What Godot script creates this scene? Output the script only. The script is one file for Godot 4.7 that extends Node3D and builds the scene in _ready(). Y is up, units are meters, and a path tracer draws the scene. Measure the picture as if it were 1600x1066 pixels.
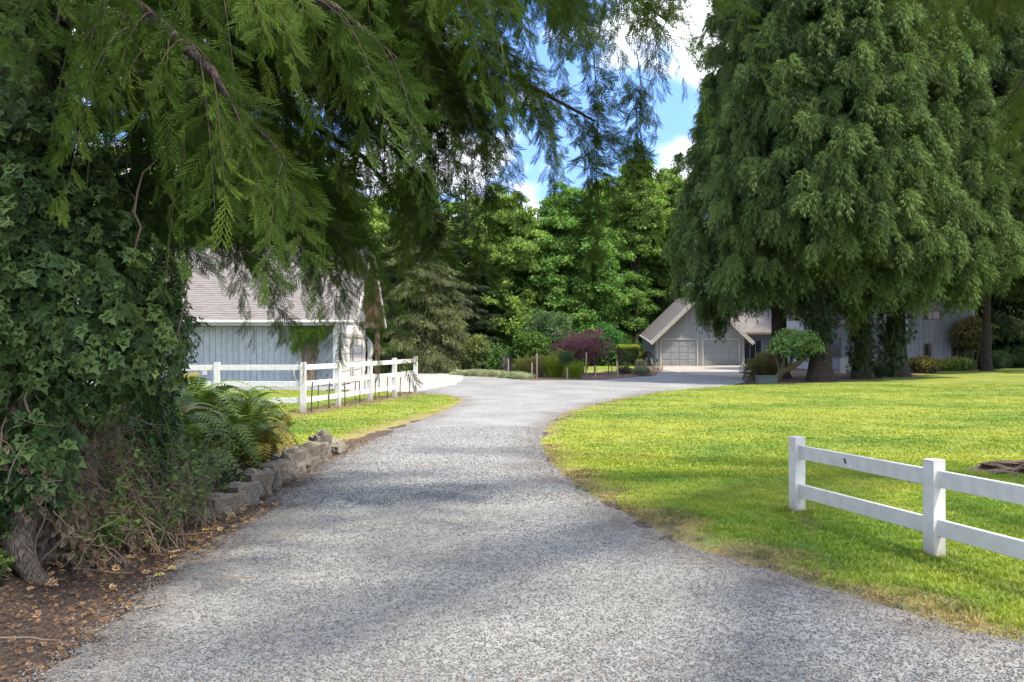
extends Node3D

var R := RandomNumberGenerator.new()
var NZ := FastNoiseLite.new()
var NL := FastNoiseLite.new()
var names := {}
var M := {}
var T := {}

# ---------------------------------------------------------------- mesh builder
class MB:
	var v := PackedVector3Array()
	var c := PackedColorArray()
	var n := PackedVector3Array()
	var i := PackedInt32Array()
	var smooth := false
	func tri(a: Vector3, b: Vector3, d: Vector3, col := Color.WHITE, tip := Color(-1, 0, 0)) -> void:
		var k := v.size()
		v.append(a); v.append(b); v.append(d)
		c.append(col); c.append(col); c.append(col if tip.r < 0.0 else tip)
		var nn := (b - a).cross(d - a).normalized()
		n.append(nn); n.append(nn); n.append(nn)
		i.append(k); i.append(k + 2); i.append(k + 1)
	func quad(a: Vector3, b: Vector3, d: Vector3, e: Vector3, col := Color.WHITE) -> void:
		tri(a, b, d, col); tri(a, d, e, col)
	func out_tri(a: Vector3, b: Vector3, d: Vector3, o: Vector3, col: Color) -> void:
		if (b - a).cross(d - a).dot((a + b + d) / 3.0 - o) < 0.0: tri(a, d, b, col)
		else: tri(a, b, d, col)
	func out_quad(a: Vector3, b: Vector3, d: Vector3, e: Vector3, o: Vector3, col: Color) -> void:
		out_tri(a, b, d, o, col); out_tri(a, d, e, o, col)
	func box(t: Transform3D, s: Vector3, bev := 0.0, col := Color.WHITE) -> void:
		var h := s * 0.5
		var b := minf(bev, minf(h.x, minf(h.y, h.z)) * 0.9)
		var o := t.origin
		for a in 3:
			var p := (a + 1) % 3
			var q := (a + 2) % 3
			for sg in [-1.0, 1.0]:
				var k: Array[Vector3] = []
				for w in [[-1.0, -1.0], [1.0, -1.0], [1.0, 1.0], [-1.0, 1.0]]:
					var x := Vector3.ZERO
					x[a] = sg * h[a]; x[p] = w[0] * (h[p] - b); x[q] = w[1] * (h[q] - b)
					k.append(t * x)
				out_quad(k[0], k[1], k[2], k[3], o, col)
				if b <= 0.0: continue
				for sh in [-1.0, 1.0]:
					var g: Array[Vector3] = []
					for w in [[0, -1.0], [0, 1.0], [1, 1.0], [1, -1.0]]:
						var x := Vector3.ZERO
						x[q] = w[1] * (h[q] - b)
						if w[0] == 0: x[a] = sg * h[a]; x[p] = sh * (h[p] - b)
						else: x[a] = sg * (h[a] - b); x[p] = sh * h[p]
						g.append(t * x)
					out_quad(g[0], g[1], g[2], g[3], o, col)
		if b > 0.0:
			for sx in [-1.0, 1.0]:
				for sy in [-1.0, 1.0]:
					for sz in [-1.0, 1.0]:
						out_tri(t * Vector3(sx * h.x, sy * (h.y - b), sz * (h.z - b)), t * Vector3(sx * (h.x - b), sy * h.y, sz * (h.z - b)), t * Vector3(sx * (h.x - b), sy * (h.y - b), sz * h.z), o, col)
	func bx(at: Vector3, s: Vector3, bev := 0.0, col := Color.WHITE, turn := 0.0) -> void:
		box(Transform3D(Basis(Vector3.UP, turn), at), s, bev, col)
	func tube(p: PackedVector3Array, r: PackedFloat32Array, sides := 6, col := Color.WHITE, nz: FastNoiseLite = null, amp := 0.0, cap := true) -> void:
		var k0 := v.size()
		var up := Vector3(0.31, 0.2, 0.93)
		for k in p.size():
			var t := (p[mini(k + 1, p.size() - 1)] - p[maxi(k - 1, 0)]).normalized()
			var x := up.cross(t)
			if x.length() < 0.05: x = Vector3.RIGHT.cross(t)
			x = x.normalized()
			var y := t.cross(x)
			for s in sides:
				var a := TAU * s / sides
				var d := x * cos(a) + y * sin(a)
				var rr := r[k]
				if nz: rr *= 1.0 + amp * nz.get_noise_3d(d.x * 9.0 + p[0].x, p[k].y * 1.2, d.z * 9.0 + d.y * 5.0)
				v.append(p[k] + d * rr); n.append(d); c.append(col)
		for k in p.size() - 1:
			for s in sides:
				var a := k0 + k * sides + s
				var b := k0 + k * sides + (s + 1) % sides
				i.append_array([a, b + sides, b, a, a + sides, b + sides])
		if cap:
			for e in [0, p.size() - 1]:
				var kc := v.size()
				v.append(p[e]); n.append((p[e] - p[1 if e == 0 else e - 1]).normalized()); c.append(col)
				for s in sides:
					var a: int = k0 + e * sides + s
					var b: int = k0 + e * sides + (s + 1) % sides
					if e == 0: i.append_array([kc, a, b])
					else: i.append_array([kc, b, a])
	func blob(at: Vector3, s: Vector3, nz: FastNoiseLite, amp: float, freq: float, col := Color.WHITE, res := 5, cut := 0.75) -> void:
		# a rough faceted stone: a cube's grid pushed towards a ball and roughened
		for a in 3:
			for sg in [-1.0, 1.0]:
				for u in res:
					for w in res:
						var k: Array[Vector3] = []
						for q in [[0, 0], [1, 0], [1, 1], [0, 1]]:
							var x := Vector3.ZERO
							x[a] = sg
							x[(a + 1) % 3] = -1.0 + 2.0 * (u + q[0]) / res
							x[(a + 2) % 3] = -1.0 + 2.0 * (w + q[1]) / res
							x = x.lerp(x.normalized() * 1.2, cut)
							x *= 1.0 + amp * nz.get_noise_3dv((x * freq + at * 7.0))
							k.append(at + x * s * 0.5)
						out_quad(k[0], k[1], k[2], k[3], at, col)
	func mesh(with_color := true) -> ArrayMesh:
		var a := []
		a.resize(Mesh.ARRAY_MAX)
		a[Mesh.ARRAY_VERTEX] = v; a[Mesh.ARRAY_NORMAL] = n; a[Mesh.ARRAY_INDEX] = i
		if with_color: a[Mesh.ARRAY_COLOR] = c
		var m := ArrayMesh.new()
		m.add_surface_from_arrays(Mesh.PRIMITIVE_TRIANGLES, a)
		return m

class Bag:
	var b := PackedFloat32Array()
	func put(t: Transform3D, k := Color.WHITE) -> void:
		var x := t.basis.x
		var y := t.basis.y
		var z := t.basis.z
		var o := t.origin
		b.append_array([x.x, y.x, z.x, o.x, x.y, y.y, z.y, o.y, x.z, y.z, z.z, o.z, k.r, k.g, k.b, 1.0])
	func count() -> int:
		return b.size() / 16
	func xf(k: int) -> Transform3D:
		var o := k * 16
		return Transform3D(Vector3(b[o], b[o + 4], b[o + 8]), Vector3(b[o + 1], b[o + 5], b[o + 9]), Vector3(b[o + 2], b[o + 6], b[o + 10]), Vector3(b[o + 3], b[o + 7], b[o + 11]))
	func col(k: int) -> Color:
		return Color(b[k * 16 + 12], b[k * 16 + 13], b[k * 16 + 14])

# ---------------------------------------------------------------- objects
func numbered(called: String) -> String:
	names[called] = names.get(called, -1) + 1
	return called if names[called] == 0 else "%s_%03d" % [called, names[called]]

func tag(o: Node3D, label: String, category: String, group := "", kind := "") -> Node3D:
	if label: o.set_meta("label", label)
	if category: o.set_meta("category", category)
	if group: o.set_meta("group", group)
	if kind: o.set_meta("kind", kind)
	return o

func thing(called: String, label: String, category: String, at := Vector3.ZERO, turn := 0.0, group := "") -> Node3D:
	var o := Node3D.new()
	o.name = numbered(called)
	add_child(o, true)
	o.position = at
	o.rotation.y = turn
	return tag(o, label, category, group)

func part(called: String, m: Mesh, mat: Material, parent: Node3D, t := Transform3D()) -> MeshInstance3D:
	var o := MeshInstance3D.new()
	o.name = numbered(called) if parent == self else called
	o.mesh = m
	o.material_override = mat
	o.transform = t
	parent.add_child(o, true)
	return o

func mass(called: String, m: Mesh, mat: Material, bag: Bag, parent: Node3D) -> MultiMeshInstance3D:
	if bag.count() == 0: return null
	var mm := MultiMesh.new()
	mm.transform_format = MultiMesh.TRANSFORM_3D
	mm.use_colors = true
	mm.mesh = m
	mm.instance_count = bag.count()
	mm.buffer = bag.b
	var o := MultiMeshInstance3D.new()
	o.name = numbered(called) if parent == self else called
	o.multimesh = mm
	o.material_override = mat
	o.set_meta("kind", "stuff")
	parent.add_child(o, true)
	return o

func pieces(called: String, ms: Array, mat_of: Callable, bag: Bag, parent: Node3D) -> void:
	# single leaves or fronds as parts of their own, a tint material of a few steps each
	for k in bag.count():
		part(called, ms[k % ms.size()], mat_of.call(bag.col(k)), parent, bag.xf(k))

# ---------------------------------------------------------------- materials
func noise_tex(freq: float, dark: Color, light: Color, kind := FastNoiseLite.TYPE_SIMPLEX_SMOOTH, octaves := 4, as_normal := 0.0, size := 512, ret := -1) -> NoiseTexture2D:
	var f := FastNoiseLite.new()
	f.seed = T.size() + 11
	f.noise_type = kind
	f.frequency = freq
	f.fractal_octaves = octaves
	if octaves == 1: f.fractal_type = FastNoiseLite.FRACTAL_NONE
	if ret >= 0: f.cellular_return_type = ret
	var t := NoiseTexture2D.new()
	t.width = size; t.height = size
	t.seamless = true
	t.noise = f
	if as_normal > 0.0:
		t.as_normal_map = true
		t.bump_strength = as_normal
	else:
		var g := Gradient.new()
		g.set_color(0, dark); g.set_color(1, light)
		t.color_ramp = g
	return t

func std(col: Color, rough := 0.8, tex: Texture2D = null, scale := Vector3.ONE, nrm: Texture2D = null, nscale := 1.0, world := true) -> StandardMaterial3D:
	var m := StandardMaterial3D.new()
	m.albedo_color = col.linear_to_srgb()
	m.roughness = rough
	m.vertex_color_use_as_albedo = true
	if tex: m.albedo_texture = tex
	if nrm:
		m.normal_enabled = true
		m.normal_texture = nrm
		m.normal_scale = nscale
	if tex or nrm:
		m.uv1_triplanar = true
		m.uv1_world_triplanar = world
		m.uv1_scale = scale
	return m

func leafy(rough := 0.5, back := 0.5, tint := Color(0.8, 1.0, 0.35)) -> StandardMaterial3D:
	var m := StandardMaterial3D.new()
	m.vertex_color_use_as_albedo = true
	m.roughness = rough
	m.metallic_specular = 0.35
	m.backlight_enabled = true
	m.backlight = Color(tint.r * back, tint.g * back, tint.b * back).linear_to_srgb()
	return m

var tints := {}
func tint_mat(base: String, k: Color) -> StandardMaterial3D:
	var q := Color(snappedf(k.r, 0.012), snappedf(k.g, 0.012), snappedf(k.b, 0.012))
	var key := base + str(q)
	if not tints.has(key):
		var m: StandardMaterial3D = M[base].duplicate()
		m.albedo_color = q.linear_to_srgb()
		tints[key] = m
	return tints[key]
func cedar_tint(k: Color) -> StandardMaterial3D: return tint_mat("cedar", k)
func ivy_tint(k: Color) -> StandardMaterial3D: return tint_mat("ivy", k)
func leaf_tint(k: Color) -> StandardMaterial3D: return tint_mat("leaf", k)
func dead_tint(k: Color) -> StandardMaterial3D: return tint_mat("dead", k)

# ---------------------------------------------------------------- small maths
func rr(a: float, b: float) -> float: return R.randf_range(a, b)
func pick(a: Color, b: Color, t: float) -> Color: return a.lerp(b, clampf(t, 0, 1))
func rdir() -> Vector3:
	var z := rr(-1, 1)
	var a := rr(0, TAU)
	return Vector3(sqrt(1 - z * z) * cos(a), z, sqrt(1 - z * z) * sin(a))
func frame(at: Vector3, y: Vector3, z: Vector3, s := 1.0) -> Transform3D:
	y = y.normalized()
	var x := y.cross(z)
	if x.length() < 0.01: x = y.cross(Vector3(0.3, 0.7, 0.6))
	x = x.normalized()
	return Transform3D(Basis(x * s, y * s, x.cross(y) * s), at)

func H(x: float, z: float) -> float:
	var d := clampf(-z, 0.0, 80.0)
	var h := -0.04 + 0.0045 * d + 0.006 * maxf(0.0, x - 14.0) * smoothstep(15.0, 45.0, d)
	h += 0.45 * smoothstep(0.05, 1.5, -3.3 - x) * smoothstep(17.0, 14.0, -z) * smoothstep(5.5, 9.5, -z)
	h += 0.02 * NZ.get_noise_2d(x * 8.0, z * 8.0)
	return h
func G(x: float, z: float, up := 0.0) -> Vector3: return Vector3(x, H(x, z) + up, z)

func sd(p: Vector2, poly: PackedVector2Array) -> float:
	# signed distance to an outline, positive inside
	var best := 1e9
	var inside := false
	var b := poly[poly.size() - 1]
	for a in poly:
		var e := b - a
		var w := p - a
		best = minf(best, (w - e * clampf(w.dot(e) / e.length_squared(), 0, 1)).length_squared())
		if (a.y > p.y) != (b.y > p.y) and p.x < e.x * w.y / e.y + a.x: inside = not inside
		b = a
	return sqrt(best) * (1.0 if inside else -1.0)

# a sheet over an outline, draped on the land; its rim dips under the ground so that the border is ragged
func sheet(poly: PackedVector2Array, lift: float, rim: float, rag: float, color_at: Callable, mx := 90.0, rip := 0.0, fine := 0.012) -> ArrayMesh:
	var box := Rect2(poly[0], Vector2.ZERO)
	for p in poly: box = box.expand(p)
	box = box.grow(0.6)
	var ang := PackedFloat32Array()
	var a := -PI
	while a < PI:
		ang.append(a)
		a += fine if absf(a + fine * 0.5) < 0.72 else 0.07
	ang.append(PI)
	var rad := PackedFloat32Array()
	var r := 0.5
	while r < mx:
		rad.append(r)
		r *= 1.0 + fine * (1.15 if r > 3.5 else 6.0)
	var m := MB.new()
	var at := {}
	var w := ang.size()
	var keep := PackedInt32Array()
	keep.resize(w * rad.size())
	keep.fill(-1)
	for j in rad.size():
		for k in w:
			var p := Vector2(sin(ang[k]) * rad[j], -cos(ang[k]) * rad[j])
			if not box.has_point(p): continue
			var s := sd(p, poly)
			if s < -maxf(0.25, rad[j] * fine * 2.0): continue
			s += rag * (NZ.get_noise_2d(p.x * 60.0, p.y * 60.0) + 0.6 * NZ.get_noise_2d(p.x * 240.0, p.y * 240.0))
			var y := H(p.x, p.y) + lift * smoothstep(-rim, rim, s) - lift * 0.45
			if rip > 0.0 and rad[j] < 12.0: y += rip * NZ.get_noise_2d(p.x * 300.0, p.y * 300.0)
			keep[j * w + k] = m.v.size()
			m.v.append(Vector3(p.x, y, p.y))
			m.n.append(Vector3.UP)
			m.c.append(color_at.call(p, s))
	for j in rad.size() - 1:
		for k in w - 1:
			var q := [keep[j * w + k], keep[j * w + k + 1], keep[(j + 1) * w + k + 1], keep[(j + 1) * w + k]]
			if q[0] < 0 or q[1] < 0 or q[2] < 0 or q[3] < 0: continue
			m.i.append_array([q[0], q[2], q[1], q[0], q[3], q[2]])
	return m.mesh()

# ---------------------------------------------------------------- leaf shapes
# a flat lacy cedar spray, growing along +y, one unit long
func cedar_spray(pairs: int, teeth: int, wide: float, bend: float) -> ArrayMesh:
	var m := MB.new()
	for k in pairs:
		var t := (k + 0.8) / (pairs + 0.2)
		var c0 := Vector3(0, t, -bend * t * t)
		for s in [-1.0, 1.0]:
			var len := wide * pow(sin(PI * clampf(0.22 + 0.78 * (1.0 - t), 0, 1)), 0.8) * rr(0.75, 1.15) + 0.05
			var dir := Vector3(s * rr(0.55, 0.72), 0.75 + 0.2 * t, rr(-0.3, 0.12)).normalized()
			var side := Vector3(-dir.y * s, dir.x * s, 0).normalized()
			var b0 := c0 + Vector3(0, s * 0.22 / pairs, 0)
			var e := b0 + dir * len + Vector3(0, 0, -len * 0.3)
			var wd := 0.017
			var mid := b0.lerp(e, 0.55) + Vector3(0, 0, len * 0.08)
			m.tri(b0 - side * wd * 0.6, b0 + side * wd * 0.6, mid + side * wd, Color(0.75, 0.75, 0.75))
			m.tri(b0 - side * wd * 0.6, mid + side * wd, mid - side * wd, Color(0.8, 0.8, 0.8))
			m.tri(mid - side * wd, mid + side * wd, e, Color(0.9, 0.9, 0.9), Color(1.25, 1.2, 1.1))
			for q in teeth:
				var u := (q + 0.9) / (teeth + 0.9)
				var p := b0.lerp(e, u) + Vector3(0, 0, len * 0.06)
				for g in [-1.0, 1.0]:
					var tl := len * 0.36 * (1.2 - u) * rr(0.8, 1.2) + 0.015
					var td: Vector3 = (dir * 0.9 + side * g * 0.55).normalized()
					m.tri(p - dir * 0.015, p + dir * 0.018, p + td * tl + Vector3(0, 0, rr(-0.02, 0.01)), Color(0.85, 0.85, 0.85), Color(1.3, 1.25, 1.1))
	m.quad(Vector3(-0.008, 0, 0), Vector3(0.008, 0, 0), Vector3(0.006, 0.5, -bend * 0.25), Vector3(-0.006, 0.5, -bend * 0.25), Color(1.1, 0.7, 0.6))
	m.quad(Vector3(-0.006, 0.5, -bend * 0.25), Vector3(0.006, 0.5, -bend * 0.25), Vector3(0.003, 0.97, -bend * 0.94), Vector3(-0.003, 0.97, -bend * 0.94), Color(1.1, 0.8, 0.6))
	return m.mesh()

# a hanging tuft of a far cedar: goes out along +z, then droops; tips are fresh growth
func droop_tuft(strands: int, steps: int) -> ArrayMesh:
	var m := MB.new()
	for s in strands:
		var yaw := rr(-0.9, 0.9)
		var o := Vector3(sin(yaw), 0, cos(yaw))
		var reach := rr(0.2, 0.5)
		var fall := rr(0.35, 0.95)
		var prev := Vector3.ZERO
		for k in steps:
			var t := (k + 1.0) / steps
			var p := o * reach * (1.0 - (1.0 - t) * (1.0 - t)) + Vector3(rr(-0.04, 0.04), 0.10 * sin(t * PI) - fall * t * t, rr(-0.04, 0.04))
			var d := (p - prev).normalized()
			var col := Color(0.7, 0.7, 0.7).lerp(Color(1.25, 1.3, 1.1), t)
			for g in 5:
				var l := rdir() * Vector3(1, 0.4, 1)
				var td := (d * 0.8 + l * 0.8 + o * 0.1 + Vector3(0, -0.3, 0)).normalized()
				var w := td.cross(rdir()).normalized() * rr(0.012, 0.021)
				m.tri(p - w, p + w, p + td * rr(0.15, 0.34), col, col * 1.3)
			prev = p
	return m.mesh()

# a broadleaf clump about one unit across, leaves lying mostly flat
func leaf_clump(count: int, size: float, flat := 0.6, lobes := true) -> ArrayMesh:
	var m := MB.new()
	for k in count:
		var p := rdir() * pow(R.randf(), 0.45) * Vector3(0.5, 0.32, 0.5)
		var up := (Vector3(p.x * 0.9, flat, p.z * 0.9) + rdir() * 0.55).normalized()
		var out := (Vector3(p.x, -0.25, p.z) + rdir() * 0.3)
		out = (out - up * out.dot(up)).normalized()
		var sd_ := up.cross(out)
		var s := size * rr(0.7, 1.25)
		var g := rr(0.8, 1.15)
		var col := Color(g, g, g * rr(0.8, 1.1))
		var b := p
		var tip := p + out * s - up * s * 0.18
		if lobes:
			var l := p + out * s * 0.55 + sd_ * s * 0.55 - up * s * 0.1
			var r := p + out * s * 0.55 - sd_ * s * 0.55 - up * s * 0.1
			var mid := p + out * s * 0.45
			m.tri(b, l, mid, col); m.tri(b, mid, r, col); m.tri(mid + sd_ * s * 0.2, tip, mid - sd_ * s * 0.2, col)
		else:
			m.tri(b, p + out * s * 0.5 + sd_ * s * 0.27, tip, col); m.tri(b, tip, p + out * s * 0.5 - sd_ * s * 0.27, col)
	return m.mesh()

# one leaf along +y, face towards +z
func leaf_blade(outline: Array, fold: float, curl: float) -> ArrayMesh:
	var m := MB.new()
	var h := outline.size()
	for s in [-1.0, 1.0]:
		for k in h - 1:
			var f := func(q: Vector2) -> Vector3: return Vector3(q.x * s, q.y, absf(q.x) * fold - curl * q.y * q.y)
			var a: Vector3 = f.call(outline[k])
			var b: Vector3 = f.call(outline[k + 1])
			var mid: Vector3 = f.call(Vector2(0, outline[k].y * 0.6 + 0.15))
			if s > 0: m.tri(mid, a, b)
			else: m.tri(mid, b, a)
	return m.mesh()

func ivy_leaf() -> ArrayMesh:
	return leaf_blade([Vector2(0, 0.0), Vector2(0.22, -0.12), Vector2(0.46, 0.08), Vector2(0.30, 0.24), Vector2(0.44, 0.52), Vector2(0.20, 0.60), Vector2(0, 1.0)], 0.12, 0.15)
func oval_leaf(w := 0.26) -> ArrayMesh:
	return leaf_blade([Vector2(0, 0), Vector2(w * 0.8, 0.25), Vector2(w, 0.5), Vector2(w * 0.6, 0.8), Vector2(0, 1.0)], 0.25, 0.2)
func dry_leaf() -> ArrayMesh:
	return leaf_blade([Vector2(0, 0.0), Vector2(0.3, 0.02), Vector2(0.5, 0.3), Vector2(0.27, 0.38), Vector2(0.45, 0.7), Vector2(0.15, 0.68), Vector2(0, 1.0)], rr(0.2, 0.5), rr(-0.3, 0.4))

func fern_blade(n: int, arch: float) -> ArrayMesh:
	var m := MB.new()
	var prev := Vector3.ZERO
	for k in n:
		var t := (k + 1.0) / n
		var p := Vector3(0, sin(t * 1.5) * 0.75 - arch * t * t * t, t * 0.75)
		var d := (p - prev).normalized()
		var w := Vector3(1, 0, 0)
		m.quad(prev - w * 0.006, prev + w * 0.006, p + w * 0.005, p - w * 0.005, Color(0.9, 0.7, 0.5))
		if k > 1:
			for s in [-1.0, 1.0]:
				var l := 0.125 * sin(PI * clampf(0.12 + 0.9 * (1.0 - t), 0, 1)) + 0.012
				var e: Vector3 = p + (w * s + d * 0.35 + Vector3(0, -0.15, 0)).normalized() * l * rr(0.85, 1.1)
				m.tri(p - d * 0.012, p + d * 0.012, e, Color(0.9, 0.9, 0.9), Color(1.15, 1.15, 1.0))
				m.tri(p + d * 0.004, p.lerp(e, 0.45) + d * 0.02, e, Color(1, 1, 1))
		prev = p
	return m.mesh()

func grass_tuft(blades: int, h: float, spread: float, wd: float) -> ArrayMesh:
	var m := MB.new()
	for k in blades:
		var a := rr(0, TAU)
		var b := Vector3(cos(a), 0, sin(a)) * spread * R.randf()
		var lean := Vector3(cos(a + rr(-1, 1)), 0, sin(a + rr(-1, 1))) * h * rr(0.2, 0.8)
		var w := Vector3(-sin(a * 3.1), 0, cos(a * 3.1)) * wd
		var hh := h * rr(0.6, 1.15)
		var mid := b + lean * 0.35 + Vector3(0, hh * 0.6, 0)
		var g := rr(0.8, 1.15)
		m.quad(b - w, b + w, mid + w * 0.8, mid - w * 0.8, Color(g, g, g) * 0.85)
		m.tri(mid - w * 0.8, mid + w * 0.8, b + lean + Vector3(0, hh, 0), Color(g, g, g), Color(g, g, g) * 1.15)
	return m.mesh()

func needle_branch() -> ArrayMesh:
	# a conifer's branch along +z, one unit long, side twigs and hanging needles
	var m := MB.new()
	m.quad(Vector3(-0.012, 0, 0), Vector3(0.012, 0, 0), Vector3(0.003, -0.05, 1), Vector3(-0.003, -0.05, 1), Color(0.9, 0.6, 0.45))
	for k in 15:
		var t := (k + 1.5) / 16.5
		for s in [-1.0, 1.0]:
			var b := Vector3(0, 0.06 * sin(t * 3.0) - 0.08 * t, t)
			var len := 0.36 * (1.1 - t) * rr(0.7, 1.2) + 0.06
			var d := Vector3(s * 0.8, rr(-0.5, -0.05), 0.75).normalized()
			for q in 6:
				var u := (q + 1.0) / 6.0
				var p := b + d * len * u + Vector3(0, -0.12 * u * u * len, 0)
				var td := (d * 0.5 + Vector3(rr(-0.5, 0.5), rr(-1.1, 0.1), rr(-0.4, 0.5))).normalized()
				var w := td.cross(rdir()).normalized() * 0.013
				m.tri(p - w, p + w, p + td * rr(0.07, 0.14), Color(0.8, 0.8, 0.8), Color(1.2, 1.2, 1.1))
	return m.mesh()

# ---------------------------------------------------------------- trees and shrubs
func trunk_mesh(h: float, r: float, flare: float, sides := 18, lean := Vector3.ZERO, limbs: Array = []) -> ArrayMesh:
	var m := MB.new()
	var p := PackedVector3Array()
	var q := PackedFloat32Array()
	for k in 22:
		var t := pow(k / 21.0, 1.6)
		var y := -0.25 + t * (h + 0.25)
		p.append(Vector3(NZ.get_noise_1d(y * 3.0 + h) * 0.15, y, NZ.get_noise_1d(y * 3.0 + 77.0 + h) * 0.15) + lean * (t * h))
		q.append(r * (1.0 - 0.86 * t) + flare * exp(-maxf(y, 0.0) * 2.2))
	m.tube(p, q, sides, Color.WHITE, NL, 0.35)
	for l in limbs: m.tube(l[0], l[1], 5, Color.WHITE, null, 0.0, false)
	return m.mesh()

func limb_path(a: Vector3, d: Vector3, len: float, droop: float, r: float, steps := 5) -> Array:
	var p := PackedVector3Array()
	var q := PackedFloat32Array()
	for k in steps + 1:
		var t := float(k) / steps
		p.append(a + d * len * t + Vector3(0, -droop * t * t * len, 0))
		q.append(r * (1.0 - 0.85 * t))
	return [p, q]

# a cedar seen from afar: drooping boughs of tufts on a tapering trunk
func far_cedar(label: String, at: Vector3, h: float, rad: float, low: float, tr: float, boughs: int, per: int, k0: Color, k1: Color, group := "", top := 1.0, taper := 0.52, skew := 0.0, side := 0.0) -> Node3D:
	var o := thing("cedar_tree", label, "tree", at, 0.0, group)
	var bag := Bag.new()
	var limbs := []
	boughs = int(boughs * 3.4)
	per = 12
	for k in boughs:
		var t := pow((k + R.randf()) / boughs, 1.15) * top
		var y := low + t * (h - low)
		var a := k * 2.399963 + rr(-0.5, 0.5)
		var reach := rad * pow(1.0 - t, taper) * (0.55 + 0.45 * smoothstep(-0.05, 0.2, t)) * rr(0.55, 1.15) + 0.5
		var d := Vector3(cos(a), rr(-0.05, 0.2), sin(a))
		if side != 0.0: reach *= 1.0 + side * d.x
		var droop := rr(0.25, 0.5)
		if k % 4 == 0: limbs.append(limb_path(Vector3(0, y, 0), d, reach * 0.9, droop, 0.05 + 0.014 * reach))
		var shade := rr(0, 1)
		var tip := Vector3(0, y, 0) + d * reach + Vector3(0, -droop * reach, 0)
		var wide := rr(0.14, 0.34) + 0.3 * pow(R.randf(), 3.0)
		for q in per:
			var p: Vector3
			var light := 0.0
			var f: Vector3
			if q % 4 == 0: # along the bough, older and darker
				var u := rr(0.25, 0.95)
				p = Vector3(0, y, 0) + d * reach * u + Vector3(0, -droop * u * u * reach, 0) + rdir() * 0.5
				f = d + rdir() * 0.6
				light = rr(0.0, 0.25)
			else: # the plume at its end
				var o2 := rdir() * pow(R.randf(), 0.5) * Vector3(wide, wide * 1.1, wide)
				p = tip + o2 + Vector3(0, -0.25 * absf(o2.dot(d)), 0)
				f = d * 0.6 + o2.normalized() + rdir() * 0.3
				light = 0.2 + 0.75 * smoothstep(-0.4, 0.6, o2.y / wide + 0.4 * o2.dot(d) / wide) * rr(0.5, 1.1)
			if p.y < low * 0.4: continue
			f.y *= 0.3
			var s := rr(0.5, 1.0)
			var yy := (Vector3.UP + rdir() * 0.4).normalized()
			var zz := (f - yy * f.dot(yy)).normalized()
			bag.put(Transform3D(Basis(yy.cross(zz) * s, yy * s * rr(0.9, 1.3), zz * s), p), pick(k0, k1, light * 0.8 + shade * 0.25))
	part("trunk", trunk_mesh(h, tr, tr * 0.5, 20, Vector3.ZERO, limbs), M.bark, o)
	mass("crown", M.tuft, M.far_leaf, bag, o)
	return o

func conifer(label: String, at: Vector3, h: float, rad: float, low: float, tr: float, count: int, k0: Color, k1: Color, called := "spruce_tree", group := "", droop := 0.25, cover := 1.0) -> Node3D:
	var o := thing(called, label, "tree", at, 0.0, group)
	var bag := Bag.new()
	for k in count:
		var t := pow((k + R.randf()) / count, 1.1)
		var y := low + t * (h - low)
		var a := k * 2.399963 + rr(-0.4, 0.4)
		var reach := rad * pow(1.0 - t, 0.8) * rr(0.7, 1.12) + 0.4
		var f := Vector3(cos(a), -droop + rr(-0.15, 0.15) + 0.5 * t, sin(a)).normalized()
		var z := f
		var x := Vector3.UP.cross(z).normalized()
		var b := Basis(x * reach * cover, z.cross(x) * reach, z * reach).rotated(z, rr(-0.3, 0.3))
		bag.put(Transform3D(b, Vector3(0, y, 0)), pick(k0, k1, R.randf()))
		# a fill of smaller sprays along the bough
		for q in 3:
			var u := rr(0.35, 0.95)
			var s := reach * rr(0.3, 0.45)
			var g := (f + x * rr(-0.9, 0.9) + Vector3(0, -0.25, 0)).normalized()
			var xx := Vector3.UP.cross(g).normalized()
			bag.put(Transform3D(Basis(xx * s, g.cross(xx) * s, g * s), Vector3(0, y, 0) + f * reach * u), pick(k0, k1, R.randf()))
	part("trunk", trunk_mesh(h, tr, tr * 0.5, 12), M.bark, o)
	mass("crown", M.needles, M.far_leaf, bag, o)
	return o

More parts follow.
